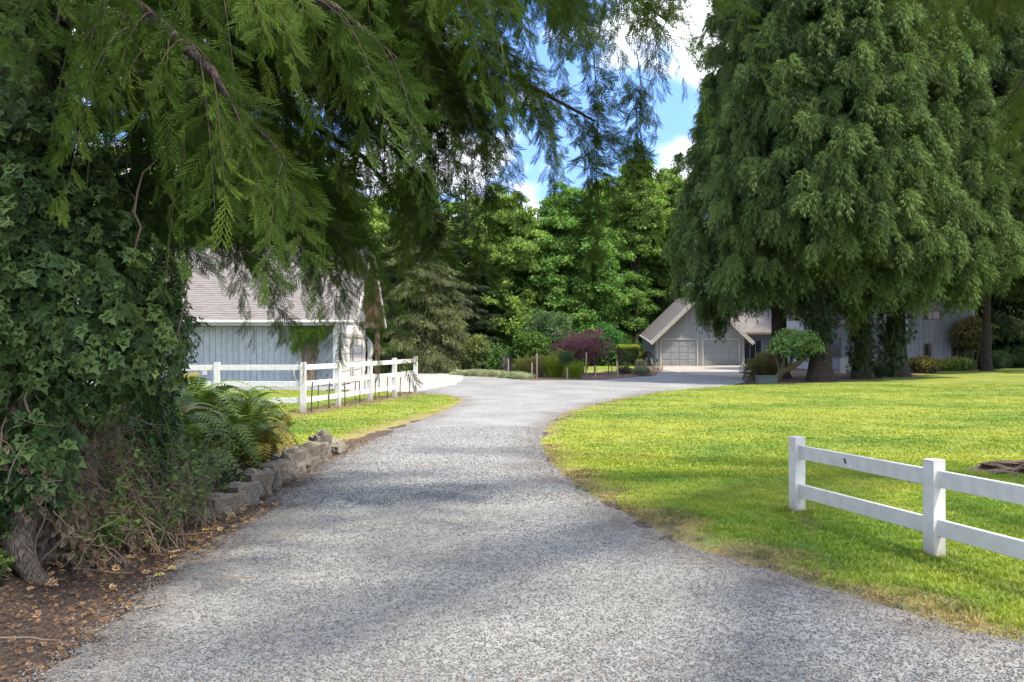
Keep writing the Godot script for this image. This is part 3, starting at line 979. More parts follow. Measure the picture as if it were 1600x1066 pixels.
func land() -> void:
	# the ground: one sheet to the horizon
	var m := MB.new()
	var rad: Array[float] = [0.01]
	var r := 0.8
	while r < 1200.0:
		rad.append(r)
		r *= 1.045
	var w := 220
	for j in rad.size():
		for k in w + 1:
			var a := TAU * k / w
			var p := Vector2(sin(a), -cos(a)) * rad[j]
			m.v.append(Vector3(p.x, H(p.x, p.y) - 0.012, p.y))
			m.n.append(Vector3.UP)
			m.c.append(soil_color(p))
	for j in rad.size() - 1:
		for k in w:
			var q := j * (w + 1) + k
			m.i.append_array([q, q + w + 2, q + 1, q, q + w + 1, q + w + 2])
	tag(part("ground", m.mesh(), M.ground, self), "bare brown soil and forest floor around the lawns", "ground", "", "structure")
	# gravel drive
	for p in ROAD_LEFT: road_poly.append(p)
	for p in [Vector2(-2.47, -39.18), Vector2(-2.8, -47.89), Vector2(-0.54, -45.37), Vector2(1.02, -42.39), Vector2(2.42, -42.39), Vector2(4.17, -43.1), Vector2(6.16, -45.37), Vector2(8.35, -48.79), Vector2(10.32, -58.0), Vector2(11.2, -50.2)]: road_poly.append(p)
	for p in ROAD_RIGHT: road_poly.append(p)
	for p in [Vector2(14, 3), Vector2(6, 9), Vector2(-8, 8)]: road_poly.append(p)
	tag(part("gravel_road", sheet(road_poly, 0.05, 0.2, 0.22, plain_color, 75.0, 0.004), M.road, self), "grey crushed gravel drive curving away to the garage", "road", "", "structure")
	# lawns
	for p in ROAD_RIGHT: lawn_poly.append(p + Vector2(0.12, 0.0))
	for p in [Vector2(30, -0.5), Vector2(70, -8), Vector2(75, -66), Vector2(34.5, -59.5), Vector2(26.0, -52.2), Vector2(20.5, -45.6), Vector2(17.6, -43.0), Vector2(14.7, -40.5), Vector2(12.3, -39.3)]: lawn_poly.append(p)
	lawn_poly[0] = Vector2(10.4, -38.2)
	tag(part("lawn", sheet(lawn_poly, 0.06, 0.15, 0.2, lawn_color, 110.0, 0.012), M.lawn, self), "wide mown yellow green lawn right of the drive", "lawn", "", "structure")
	for p in [Vector2(-3.5, -15.6), Vector2(-3.2, -17.5), Vector2(-2.6, -20.5), Vector2(-1.98, -23.3), Vector2(-1.55, -27.5), Vector2(-1.6, -28.3), Vector2(-2.3, -31.0), Vector2(-4.2, -32.4), Vector2(-6.5, -33.2), Vector2(-9, -34.0), Vector2(-26, -34.3), Vector2(-26, -15), Vector2(-6, -14.5)]: verge_poly.append(p)
	tag(part("lawn", sheet(verge_poly, 0.06, 0.15, 0.22, lawn_color, 60.0, 0.012), M.lawn, self), "strip of grass around the three rail fence left of the drive", "lawn", "", "structure")
	var back := PackedVector2Array([Vector2(2.6, -52.5), Vector2(8.6, -56.0), Vector2(10.4, -66), Vector2(7.5, -70), Vector2(3.5, -64)])
	tag(part("lawn", sheet(back, 0.06, 0.2, 0.2, lawn_color, 90.0), M.lawn, self), "small patch of grass behind the planted bed by the garage", "lawn", "", "structure")
	# paving and beds
	var c := PackedVector2Array([Vector2(-3.61, -33.15), Vector2(-2.47, -39.18), Vector2(-2.8, -47.89), Vector2(-4.45, -53.88), Vector2(-14.0, -60.0), Vector2(-16.0, -45.5), Vector2(-7.4, -44.5), Vector2(-7.4, -36.0), Vector2(-6.0, -33.6)])
	tag(part("concrete_drive", sheet(c, 0.1, 0.05, 0.0, func(p, s): return Color.WHITE * (1.0 + 0.12 * NZ.get_noise_2d(p.x * 12.0, p.y * 12.0)), 70.0, 0.0, 0.01), M.concrete, self), "pale concrete pad in front of the left building", "driveway", "", "structure")
	var d := PackedVector2Array([Vector2(11.3, -67.5), Vector2(10.32, -58.78), Vector2(10.9, -50.2), Vector2(12.5, -44.9), Vector2(15.2, -52.0), Vector2(17.24, -59.5), Vector2(18.6, -67.5)])
	tag(part("concrete_apron", sheet(d, 0.075, 0.05, 0.0, func(p, s): return Color(0.93, 0.88, 0.83) * (1.0 + 0.25 * NZ.get_noise_2d(p.x * 14.0, p.y * 14.0)), 70.0, 0.0, 0.01), M.concrete, self), "stained concrete apron before the double garage", "driveway", "", "structure")
	var bed := PackedVector2Array([Vector2(-2.7, -48.6), Vector2(-0.4, -45.4), Vector2(1.0, -42.5), Vector2(2.4, -42.5), Vector2(4.2, -43.2), Vector2(6.2, -45.5), Vector2(8.3, -48.9), Vector2(10.2, -58.3), Vector2(11.2, -67.0), Vector2(9.6, -67.0), Vector2(8.0, -57.0), Vector2(5.0, -52.0), Vector2(2.0, -50.5), Vector2(-1.5, -51.5)])
	tag(part("mulch_bed", sheet(bed, 0.07, 0.2, 0.15, mulch_color, 80.0, 0.03), M.ground, self), "reddish bark mulch bed along the far edge of the drive", "flower bed", "", "structure")
	var bed2 := PackedVector2Array([Vector2(12.7, -44.8), Vector2(12.0, -39.6), Vector2(14.7, -40.2), Vector2(17.6, -42.7), Vector2(20.5, -45.3), Vector2(26, -52), Vector2(33, -58), Vector2(31, -60), Vector2(19, -56.6), Vector2(15.5, -52)])
	tag(part("mulch_bed", sheet(bed2, 0.08, 0.2, 0.15, mulch_color, 80.0, 0.03), M.ground, self), "brown mulch under the big cedars beside the lawn", "flower bed", "", "structure")
	var strip := PackedVector2Array([Vector2(-7.6, -33.6), Vector2(-26, -34.4), Vector2(-26, -37.2), Vector2(-7.5, -37.2)])
	tag(part("gravel_strip", sheet(strip, 0.07, 0.05, 0.05, plain_color, 60.0), M.road, self), "narrow gravel strip along the foot of the left building", "path", "", "structure")
	# a loose mound of soil behind the right fence
	var mound := MB.new()
	mound.blob(G(7.75, -12.6, 0.0), Vector3(1.6, 0.34, 1.1), NZ, 0.5, 60.0, Color(0.17, 0.115, 0.075), 12, 0.95)
	tag(part("soil_mound", mound.mesh(), M.ground, self), "low heap of dark soil on the lawn behind the white two rail fence", "soil mound")
	# low kerb at the far side of the concrete pad
	var k := MB.new()
	var a0 := Vector3(-14.0, 0, -60.4)
	var a1 := Vector3(-4.4, 0, -54.2)
	var a2 := Vector3(-2.7, 0, -48.5)
	for e in [[a0, a1], [a1, a2]]:
		var v: Vector3 = e[1] - e[0]
		var mid: Vector3 = (e[0] + e[1]) * 0.5
		k.box(Transform3D(Basis(Vector3.UP, atan2(-v.z, v.x)), Vector3(mid.x, H(mid.x, mid.z) + 0.1, mid.z)), Vector3(v.length() - 0.02, 0.34, 0.22), 0.02)
	tag(part("kerb", k.mesh(), M.cream, self), "low concrete kerb along the far edge of the concrete pad", "kerb", "", "structure")

func inside_frame(p: Vector3, lim := 0.64) -> bool:
	return p.z < -3.0 and absf(p.x / p.z) < lim

func litter() -> void:
	# crushed stone on the near road
	var chips: Array[MB] = []
	var stones := Bag.new()
	var st := MB.new()
	st.blob(Vector3.ZERO, Vector3(1, 0.6, 0.8), NL, 0.5, 2.3, Color.WHITE, 1, 0.35)
	var n := 0
	while n < 190000:
		var d := 4.2 + pow(R.randf(), 1.7) * 15.0
		var x := rr(-0.64, 0.64) * d
		n += 1
		var s := sd(Vector2(x, -d), road_poly)
		if s < rr(-0.25, 0.25): continue
		var g := rr(0.2, 1.0)
		g = 0.08 + 0.15 * g * g
		var col := Color(g, g * 1.02, g * 1.0)
		if R.randf() < 0.06: col = Color(0.2, 0.14, 0.09)
		var sz := rr(0.006, 0.015) * (1.0 if d < 10.0 else 1.35)
		stones.put(Transform3D(Basis.from_euler(Vector3(rr(0, 6), rr(0, 6), rr(0, 6))).scaled(Vector3(sz, sz * 0.8, sz)), G(x, -d, 0.026 + 0.003)), col)
	tag(mass("gravel", st.mesh(), M.stone_bits, stones, self), "loose crushed stone lying over the near drive", "gravel")
	# grass blades
	var near := Bag.new()
	var mid := Bag.new()
	for pass_ in 2:
		var tries := 62000 if pass_ == 0 else 60000
		for k in tries:
			var d := (5.0 + pow(R.randf(), 1.4) * 9.0) if pass_ == 0 else (12.0 + pow(R.randf(), 1.2) * 26.0)
			var x := rr(-0.64, 0.64) * d
			var p := Vector2(x, -d)
			if x < -1.4 and d < 14.0: continue
			var poly := lawn_poly if x > -0.5 else verge_poly
			var s := sd(p, poly)
			if s < 0.0: continue
			var b := NZ.get_noise_2d(x * 60.0, d * 60.0)
			if R.randf() > smoothstep(0.0, 0.45, s + 0.3 * b) + 0.12: continue
			var col := lawn_color(p, s)
			if s < 0.5 and col.r > col.g * 1.05 and R.randf() < 0.5: continue
			var sz := rr(0.7, 1.2)
			(near if pass_ == 0 else mid).put(Transform3D(Basis(Vector3.UP, rr(0, TAU)).scaled(Vector3(sz, sz * rr(0.7, 1.2), sz)), G(x, -d, 0.02)), pick(col, Color(0.17, 0.28, 0.03), rr(-0.2, 0.5)) * rr(0.85, 1.15))
	# longer grass round the near fence posts
	for k in 420:
		var f: Vector2 = [Vector2(3.19, -9.55), Vector2(3.75, -7.58)][k % 2]
		var a := rr(0, TAU)
		var w := f + Vector2(cos(a), sin(a)) * rr(0.07, 0.2)
		var sz := rr(0.8, 1.5)
		near.put(Transform3D(Basis(Vector3.UP, a).scaled(Vector3(sz * 0.7, sz, sz * 0.7)), G(w.x, w.y, 0.01)), pick(Color(0.12, 0.22, 0.025), Color(0.36, 0.33, 0.09), R.randf()))
	# straw tufts along the worn rim
	var straw := Bag.new()
	for k in 16000:
		var d := rr(5.0, 16.0)
		var x := rr(0.3, 0.66) * d if d < 9.0 else rr(0.3, 2.4)
		var s := sd(Vector2(x, -d), lawn_poly)
		if s < -0.02 or s > 0.55 or R.randf() > 0.75 - s: continue
		var sz := rr(0.5, 1.0)
		straw.put(Transform3D(Basis(Vector3.UP, rr(0, TAU)).scaled(Vector3(sz * 1.4, sz * 0.55, sz * 1.4)), G(x, -d, 0.022)), pick(Color(0.20, 0.13, 0.07), Color(0.5, 0.38, 0.19), R.randf()))
	M.tuft_near = grass_tuft(9, 0.06, 0.06, 0.0028)
	M.tuft_mid = grass_tuft(8, 0.05, 0.12, 0.006)
	tag(mass("grass", M.tuft_near, M.grass, near, self), "mown grass blades at the near edge of the lawn", "grass")
	tag(mass("dry_grass", M.tuft_near, M.grass, straw, self), "straw coloured dry grass along the lawn's rim by the drive", "dry grass")
	tag(mass("grass", M.tuft_mid, M.grass, mid, self), "mown grass blades farther out on the lawns", "grass")
	# clover-like weeds at the road's rim
	var weeds := Bag.new()
	for k in 1500:
		var spots := [Vector2(1.25, -10.9), Vector2(2.75, -7.2), Vector2(3.4, -6.3), Vector2(4.0, -6.6), Vector2(2.3, -7.9)]
		var c: Vector2 = spots[k % spots.size()]
		var p := c + Vector2(rr(-1, 1) + rr(-1, 1), rr(-1, 1) + rr(-1, 1)) * Vector2(0.34, 0.16)
		weeds.put(frame(G(p.x, p.y, rr(0.03, 0.07)), Vector3(rr(-1, 1), 0.3, rr(-1, 1)), Vector3(rr(-0.4, 0.4), 1, rr(-0.4, 0.4)), rr(0.02, 0.04)), pick(Color(0.06, 0.13, 0.03), Color(0.14, 0.22, 0.06), R.randf()))
	tag(mass("weeds", M.oval, M.leaf, weeds, self), "broad leaved weeds creeping over the lawn's edge onto the gravel", "weeds")
	# fallen leaves by the bank, one by one
	var ms := [dry_leaf(), dry_leaf(), dry_leaf(), dry_leaf()]
	var tan := [Color(0.42, 0.25, 0.12), Color(0.34, 0.19, 0.09), Color(0.50, 0.33, 0.17), Color(0.27, 0.15, 0.08), Color(0.52, 0.40, 0.12)]
	for k in 220:
		var d := rr(5.0, 15.0)
		var x := -3.0 - pow(R.randf(), 1.3) * (1.5 if d > 7.0 else 1.0)
		if k < 130:
			d = rr(7.0, 10.5)
			x = rr(-3.9, -2.75)
		var pickd := R.randi() % 5
		var o := part("fallen_leaf", ms[k % 4], dead_tint(tan[pickd]), self, frame(G(x, -d, 0.025), Vector3(rr(-1, 1), rr(-0.15, 0.3), rr(-1, 1)), Vector3(rr(-0.5, 0.5), 1, rr(-0.5, 0.5)), rr(0.05, 0.105)))
		var hue: String = ["tan", "brown", "pale tan", "dark brown", "yellowish"][pickd]
		var zone: String = "near the bottom left corner" if d < 6.2 else "in front of the cedar roots" if d < 7.6 else "on the soil below the stump" if d < 8.6 else "between stump and edging stones" if d < 9.6 else "at the foot of the nearest edging stones" if d < 11.2 else "at the foot of the middle edging stones" if d < 13.0 else "near the farthest edging stones"
		tag(o, "curled %s dead leaf %s, %s" % [hue, zone, "far from gravel" if x < -3.25 else "by the gravel"], "dead leaf", "dead leaves fallen along the left edge of the drive")
	var crumbs := Bag.new()
	for k in 9000:
		var d := rr(4.6, 17.0)
		var x := -2.75 - pow(R.randf(), 1.5) * 2.2
		if sd(Vector2(x, -d), road_poly) > 0.25: continue
		crumbs.put(frame(G(x, -d, 0.012), Vector3(rr(-1, 1), rr(-0.1, 0.2), rr(-1, 1)), Vector3(rr(-0.4, 0.4), 1, rr(-0.4, 0.4)), rr(0.012, 0.05)), tan[R.randi() % 4] * rr(0.25, 0.8))
	tag(mass("leaf_litter", ms[0], M.dead, crumbs, self), "crumbled bark and leaf litter on the soil left of the drive", "leaf litter")
	for k in 9:
		var m := MB.new()
		var spots := [Vector3(-2.55, 0, -6.2), Vector3(-3.1, 0, -5.5), Vector3(-3.4, 0, -7.1), Vector3(-2.2, 0, -6.9), Vector3(-3.2, 0, -8.5), Vector3(-1.0, 0, -7.6), Vector3(-1.45, 0, -5.6), Vector3(-0.5, 0, -9.5), Vector3(0.55, 0, -7.2)]
		var p: Vector3 = spots[k]
		var a := rr(-0.5, 0.5)
		var len := rr(0.2, 0.55) if k < 5 else rr(0.06, 0.12)
		var pts := PackedVector3Array()
		for j in 5:
			var q := p + Vector3(cos(a), 0, -sin(a) * 0.9) * len * (j / 4.0 - 0.5) + Vector3(0, 0, 0.02 * sin(j * 2.1 + k))
			pts.append(G(q.x, q.z, 0.026))
		m.tube(pts, PackedFloat32Array([0.009, 0.008, 0.007, 0.006, 0.003]), 5)
		tag(part("twig", m.mesh(), M.twig, self), ["thin dry twig lying across the soil and gravel border", "bent twig on the soil near the bottom left corner", "short brown twig on the soil below the stump roots", "dark twig lying just inside the gravel", "twig between dead leaves under the edging stones", "little dark stick on the gravel in mid drive", "tiny dark stick lowest on the gravel", "tiny stick high on the near gravel", "tiny dark stick nearest the lawn on the gravel"][k], "twig")

func shed() -> void:
	var o := thing("shed", "grey green board sided outbuilding with shingle roof behind the left fence", "outbuilding")
	var y0 := 0.13
	var zf := -37.0
	var zb := -44.4
	var xr := -7.63
	var xl := -20.0
	var top := 3.4
	var zm := (zf + zb) * 0.5
	var rise := 3.2
	# body with both gables
	var m := MB.new()
	m.bx(Vector3((xl + xr) * 0.5, (y0 + top) * 0.5 - 0.1, zm), Vector3(xr - xl, top - y0 + 0.2, zf - zb))
	var gy := top + rise
	for x in [xl, xr]:
		m.out_tri(Vector3(x, top, zf), Vector3(x, top, zb), Vector3(x, gy, zm), Vector3((xl + xr) / 2, 2, zm), Color.WHITE)
	part("wall", m.mesh(), M.shed_siding[1], o)
	siding(o, Vector3(xl, 0, zf), Vector3(xr - 0.12, 0, zf), y0 + 0.06, func(x): return top - 0.02, 0.255, false, M.shed_siding)
	# the sunny gable: pale boards, doors with panes
	siding(o, Vector3(xr, 0, zf - 0.1), Vector3(xr, 0, zb), y0 + 0.06, func(x): return top + rise * (1.0 - absf(x + 0.1 - 3.7) / 3.7) - 0.1, 0.3, false, [M.white_paint], [[0.5, 2.9, 0.0, 2.35], [3.5, 5.9, 0.0, 2.35]])
	var tr := MB.new()
	tr.bx(Vector3(xr - 0.05, (y0 + top) * 0.5, zf + 0.02), Vector3(0.16, top - y0, 0.14), 0.01)
	part("corner_board", tr.mesh(), M.white_paint, o)
	for k in 2:
		var zc := zf - 1.8 - 3.0 * k
		var d := MB.new()
		for s in [-1.0, 1.0]: d.bx(Vector3(xr + 0.05, y0 + 1.16, zc + s * 1.15), Vector3(0.12, 2.32, 0.13), 0.01)
		d.bx(Vector3(xr + 0.05, y0 + 2.24, zc), Vector3(0.118, 0.14, 2.17), 0.01)
		d.bx(Vector3(xr + 0.05, y0 + 0.12, zc), Vector3(0.118, 0.16, 2.17), 0.01)
		var door := part("door", d.mesh(), M.cream, o)
		for a in 4:
			for b in 5:
				var g := MB.new()
				g.bx(Vector3(xr + 0.045, y0 + 0.4 + b * 0.395, zc - 0.8 + a * 0.535), Vector3(0.03, 0.36, 0.49), 0.006)
				part("pane", g.mesh(), M.milk_glass, door)
	# roof
	var ov := 0.95
	var ev := 0.55
	var sl := rise / (zf - zm)
	var e0 := Vector3(xl - ov, top - ev * sl + 0.05, zf + ev)
	var rl := Vector3(xl - ov, gy + 0.05, zm)
	var wl := xr - xl + ov * 2
	var X := Vector3(wl, 0, 0)
	part("roof", slab([e0, e0 + X, rl + X, rl], Vector3(0, -0.14, 0)), M.roof_under, o)
	var e1 := Vector3(xl - ov, top - ev * sl + 0.05, zb - ev)
	part("roof", slab([e1, e1 + X, rl + X, rl], Vector3(0, -0.142, 0)), M.roof_under, o)
	var v := rl - e0
	part("shingles", shingle_courses(e0, X, v, wl, v.length(), 0.155, 0.32), M.shingle, o).set_meta("kind", "stuff")
	var v1 := rl - e1
	part("shingles", shingle_courses(e1, X, v1, wl, v1.length(), 0.3, 0.6), M.shingle, o).set_meta("kind", "stuff")
	var f := MB.new()
	f.bx(e0 + X * 0.5 + Vector3(0, -0.12, 0.035), Vector3(wl, 0.2, 0.05), 0.008)
	part("fascia", f.mesh(), M.cream, o)
	var gt := MB.new()
	gt.bx(e0 + X * 0.5 + Vector3(0, -0.05, 0.12), Vector3(wl - 0.1, 0.11, 0.11), 0.03)
	part("gutter", gt.mesh(), M.white_paint, o)
	for s in [1.0, -1.0]:
		var q := MB.new()
		var a: Vector3 = (e0 if s > 0 else e1) + X
		var b: Vector3 = rl + X
		var dd := b - a
		q.box(Transform3D(Basis(Vector3.RIGHT, atan2(dd.y, -dd.z) if s > 0 else PI - atan2(dd.y, dd.z)), (a + b) * 0.5 + Vector3(0.035, -0.14, 0)), Vector3(0.06, 0.26, dd.length()), 0.008)
		part("rake_board", q.mesh(), M.cream, o)
	# post and beam that carry the far eave
	var pb := MB.new()
	pb.bx(Vector3(-6.95, (y0 + 2.75) * 0.5, -44.0), Vector3(0.22, 2.75 - y0, 0.22), 0.015)
	part("post", pb.mesh(), M.brown_wood, o)
	var bm := MB.new()
	bm.bx(Vector3(-6.95, 2.88, -42.0), Vector3(0.2, 0.24, 5.2), 0.015)
	part("beam", bm.mesh(), M.brown_wood, o)
	# outlet box and hatch on the wall
	var ob := MB.new()
	ob.bx(Vector3(-13.3, 0.75, zf + 0.06), Vector3(0.2, 0.26, 0.1), 0.01)
	part("outlet_box", ob.mesh(), M.white_paint, o)
	var ha := MB.new()
	for x in [-14.3, -15.6]: ha.bx(Vector3(x, 0.72, zf + 0.045), Vector3(0.06, 1.1, 0.05), 0.008)
	ha.bx(Vector3(-14.95, 1.24, zf + 0.045), Vector3(1.235, 0.06, 0.048), 0.008)
	part("hatch", ha.mesh(), M.white_paint, o)
	# lattice by the corner, with a climbing plant
	var la := thing("lattice", "pale diagonal lattice panel at the outbuilding's right corner", "lattice", Vector3(-8.3, y0, zf + 0.09))
	for s in [-1.0, 1.0]:
		for k in 9:
			var u := -1.2 + k * 0.3
			var a := Vector2(u - s * 1.2, 0)
			var b := Vector2(u + s * 1.2, 2.4)
			var t0 := 0.0
			var t1 := 1.0
			for side in [-0.5, 0.5]:
				var t: float = (side - a.x) / (b.x - a.x)
				if (b.x > a.x) == (side < 0): t0 = maxf(t0, t)
				else: t1 = minf(t1, t)
			if t1 - t0 < 0.06: continue
			var p := a.lerp(b, t0)
			var q := a.lerp(b, t1)
			var lm := MB.new()
			lm.box(Transform3D(Basis(Vector3.BACK, (q - p).angle()), Vector3((p.x + q.x) / 2, (p.y + q.y) / 2, 0.012 * s)), Vector3((q - p).length(), 0.045, 0.01))
			part("slat", lm.mesh(), M.shed_siding[2], la)
	var vine := thing("climbing_vine", "woody climbing vine with leafy top on the outbuilding's lattice", "vine", Vector3(-8.75, y0, zf + 0.3))
	var vm := MB.new()
	for k in 26:
		var pts := PackedVector3Array()
		var x := rr(-0.3, 0.3)
		for j in 7:
			pts.append(Vector3(x * (0.4 + j * 0.16) + rr(-0.08, 0.08), j * 0.36, rr(-0.06, 0.12)))
		vm.tube(pts, PackedFloat32Array([0.03, 0.028, 0.025, 0.022, 0.018, 0.014, 0.008]), 5)
	part("stem", vm.mesh(), M.twig, vine)
	var vb := Bag.new()
	for k in 420:
		var p := Vector3(rr(-0.75, 0.75), rr(1.5, 2.6), rr(0.0, 0.35))
		if p.x > -0.2 and p.y < 2.0: p.y += 0.5
		vb.put(frame(p, Vector3(rr(-1, 1), rr(-0.4, 0.8), 0.5), rdir(), rr(0.15, 0.3)), pick(Color(0.06, 0.13, 0.02), Color(0.16, 0.26, 0.03), R.randf()))
	mass("leaves", M.fine_clump, M.broad_leaf, vb, vine)
	# coiled hose on the wall
	var hz := thing("garden_hose", "coiled hose hanging on the outbuilding wall behind the corner fence post", "hose", Vector3(-9.05, 0.75, zf + 0.12))
	var hm := MB.new()
	for k in 4:
		var pts := PackedVector3Array()
		var q := PackedFloat32Array()
		for j in 17:
			var a := TAU * j / 16.0
			pts.append(Vector3(cos(a) * (0.4 - 0.02 * k), sin(a) * (0.42 + 0.05 * k), 0.02 * k))
			q.append(0.016)
		hm.tube(pts, q, 6, Color.WHITE, null, 0.0, false)
	part("coil", hm.mesh(), M.hose, hz)
	var hr := MB.new()
	hr.bx(Vector3(0, 0.42, -0.03), Vector3(0.26, 0.14, 0.16), 0.02)
	part("hanger", hr.mesh(), M.iron, hz)
	# white curved slide end behind the building
	var sl2 := MB.new()
	for k in 12:
		var a := -1.1 + k * 0.19
		var b := a + 0.19
		var c0 := Vector3(cos(a) * 0.75, 1.0 + sin(a) * 0.95, 0)
		var c1 := Vector3(cos(b) * 0.75, 1.0 + sin(b) * 0.95, 0)
		var w0 := 0.26 * sin(PI * (k + 0.15) / 12.3)
		var w1 := 0.26 * sin(PI * (k + 1.15) / 12.3)
		var o3 := Vector3(0, 1, 0)
		sl2.out_quad(c0 + c0.normalized() * 0.0 + Vector3(0, 0, w0), c1 + Vector3(0, 0, w1), c1 - Vector3(0, 0, w1), c0 - Vector3(0, 0, w0), o3, Color.WHITE)
		var i0 := Vector3(c0.x - w0 * 0.8, c0.y, 0)
		var i1 := Vector3(c1.x - w1 * 0.8, c1.y, 0)
		sl2.quad(i0 + Vector3(0, 0, w0), i1 + Vector3(0, 0, w1), i1 - Vector3(0, 0, w1), i0 - Vector3(0, 0, w0))
		sl2.quad(c0 + Vector3(0, 0, w0), c1 + Vector3(0, 0, w1), i1 + Vector3(0, 0, w1), i0 + Vector3(0, 0, w0))
		sl2.quad(c0 - Vector3(0, 0, w0), c1 - Vector3(0, 0, w1), i1 - Vector3(0, 0, w1), i0 - Vector3(0, 0, w0))
	var kb := thing("curved_shell", "white curved shell standing upright at the outbuilding's gable end", "shell", Vector3(-8.1, 0.62, -44.9))
	part("hull", sl2.mesh(), M.white_paint, kb)

func garage() -> void:
	var o := thing("garage", "grey board and batten double garage with steep brown shingle roof", "garage")
	var y0 := 0.22
	var zf := -67.6
	var zb := -74.0
	var xl := 11.36
	var xr := 18.44
	var xm := 14.9
	var top := 2.62
	var sl := 0.958
	var gy := top + (xm - xl) * sl
	var m := MB.new()
	m.bx(Vector3(xm, (y0 + top) * 0.5 - 0.1, (zf + zb) * 0.5), Vector3(xr - xl, top - y0 + 0.2, zf - zb))
	for z in [zf, zb]:
		m.out_tri(Vector3(xl, top, z), Vector3(xr, top, z), Vector3(xm, gy, z), Vector3(xm, 2, (zf + zb) / 2), Color.WHITE)
	part("wall", m.mesh(), M.siding[1], o)
	var doors := [[0.42, 3.38, 0.0, 2.5], [3.8, 6.7, 0.0, 2.5], [3.0, 4.1, 4.15, 4.95]]
	siding(o, Vector3(xl, 0, zf), Vector3(xr, 0, zf), y0, func(x): return top + minf(x, 7.08 - x) * sl - 0.03, 0.235, true, M.siding, doors)
	siding(o, Vector3(xl, 0, zb), Vector3(xl, 0, zf), y0, func(x): return top, 0.25, true, M.siding)
	for k in 2:
		var xc := 13.24 if k == 0 else 16.57
		var w := 2.76
		var h := 2.12
		var f := MB.new()
		for s in [-1.0, 1.0]: f.bx(Vector3(xc + s * (w * 0.5 + 0.07), y0 + h * 0.5 + 0.04, zf + 0.045), Vector3(0.14, h + 0.08, 0.09), 0.01)
		f.bx(Vector3(xc, y0 + h + 0.07, zf + 0.043), Vector3(w, 0.12, 0.086), 0.01)
		part("door_frame", f.mesh(), M.door_trim, o)
		var b := MB.new()
		b.bx(Vector3(xc, y0 + h * 0.5 + 0.01, zf + 0.012), Vector3(w, h, 0.02))
		var door := part("garage_door", b.mesh(), M.door_back, o)
		for r in 4:
			for c in 4:
				var p := MB.new()
				p.bx(Vector3(xc - w * 0.5 + (c + 0.5) * w / 4, y0 + 0.03 + (r + 0.5) * (h - 0.02) / 4, zf + 0.03), Vector3(w / 4 - 0.06, (h - 0.02) / 4 - 0.055, 0.03), 0.01)
				part("panel", p.mesh(), M.door_panel, door)
	window_part(o, Vector3(15.1, 4.55, zf + 0.02), 0.95, 0.62, 0.0, 1, M.door_trim)
	# roof: the eaves of this roof flare towards the front
	var zo := zf + 0.75
	var yo := 0.0
	var tip := Vector3(10.88, top - (xl - 10.88) * sl + 0.06, zo)
	var back := Vector3(11.55, top + (11.55 - xl) * sl + 0.06, zb - 3.0)
	var r0 := Vector3(xm, gy + 0.06, zo)
	var r1 := Vector3(xm, gy + 0.06, zb - 3.0)
	part("roof", slab([tip, back, r1, r0], Vector3(0, -0.16, 0)), M.roof_under, o)
	var tip2 := Vector3(2 * xm - tip.x, tip.y, zo)
	var back2 := Vector3(2 * xm - tip.x, tip.y, zb - 3.0)
	part("roof", slab([tip2, back2, r1, r0], Vector3(0, -0.162, 0)), M.roof_under, o)
	var ul := zo - zb + 3.0
	var vv := (r0 - tip)
	var vl := vv.length()
	part("shingles", shingle_courses(tip, Vector3(0, 0, -1), vv, ul, vl, 0.17, 0.3, func(u, q): return q * (back.x - tip.x) >= 0.0 and q >= (u / ul) * (back - Vector3(tip.x, tip.y, back.z)).length() - 0.1), M.shingle, o).set_meta("kind", "stuff")
	var vw := (r0 - tip2)
	part("shingles", shingle_courses(tip2, Vector3(0, 0, -1), vw, ul, vl, 0.3, 0.6), M.shingle, o).set_meta("kind", "stuff")
	for s in [1.0, -1.0]:
		var a: Vector3 = tip if s > 0 else tip2
		var dd := r0 - a
		var q := MB.new()
		q.box(Transform3D(Basis(Vector3.BACK, atan2(dd.y, dd.x)), (a + r0) * 0.5 + Vector3(0, -0.16, 0.035)), Vector3(dd.length() + 0.1, 0.30, 0.06), 0.01)
		part("rake_board", q.mesh(), M.cream, o)
	var gd := MB.new()
	var dl := back - tip
	gd.box(Transform3D(Basis.looking_at(dl.normalized(), Vector3.UP), (tip + back) * 0.5 + Vector3(-0.04, -0.09, 0)), Vector3(0.07, 0.17, dl.length()), 0.01)
	part("fascia", gd.mesh(), M.white_paint, o)
	var pl := MB.new()
	pl.bx(Vector3(xl - 0.035, 1.75, -68.6), Vector3(0.03, 0.3, 0.3), 0.01)
	part("wall_lamp", pl.mesh(), M.brown_frame, o)
	var em := MB.new()
	em.bx(Vector3(xl - 0.03, 1.9, -72.0), Vector3(0.06, 0.55, 0.24), 0.01)
	part("meter_box", em.mesh(), M.siding[2], o)
	var ol := MB.new()
	ol.bx(Vector3(11.5, 0.72, zf + 0.05), Vector3(0.13, 0.22, 0.05), 0.01)
	part("outlet_box", ol.mesh(), M.black, o)

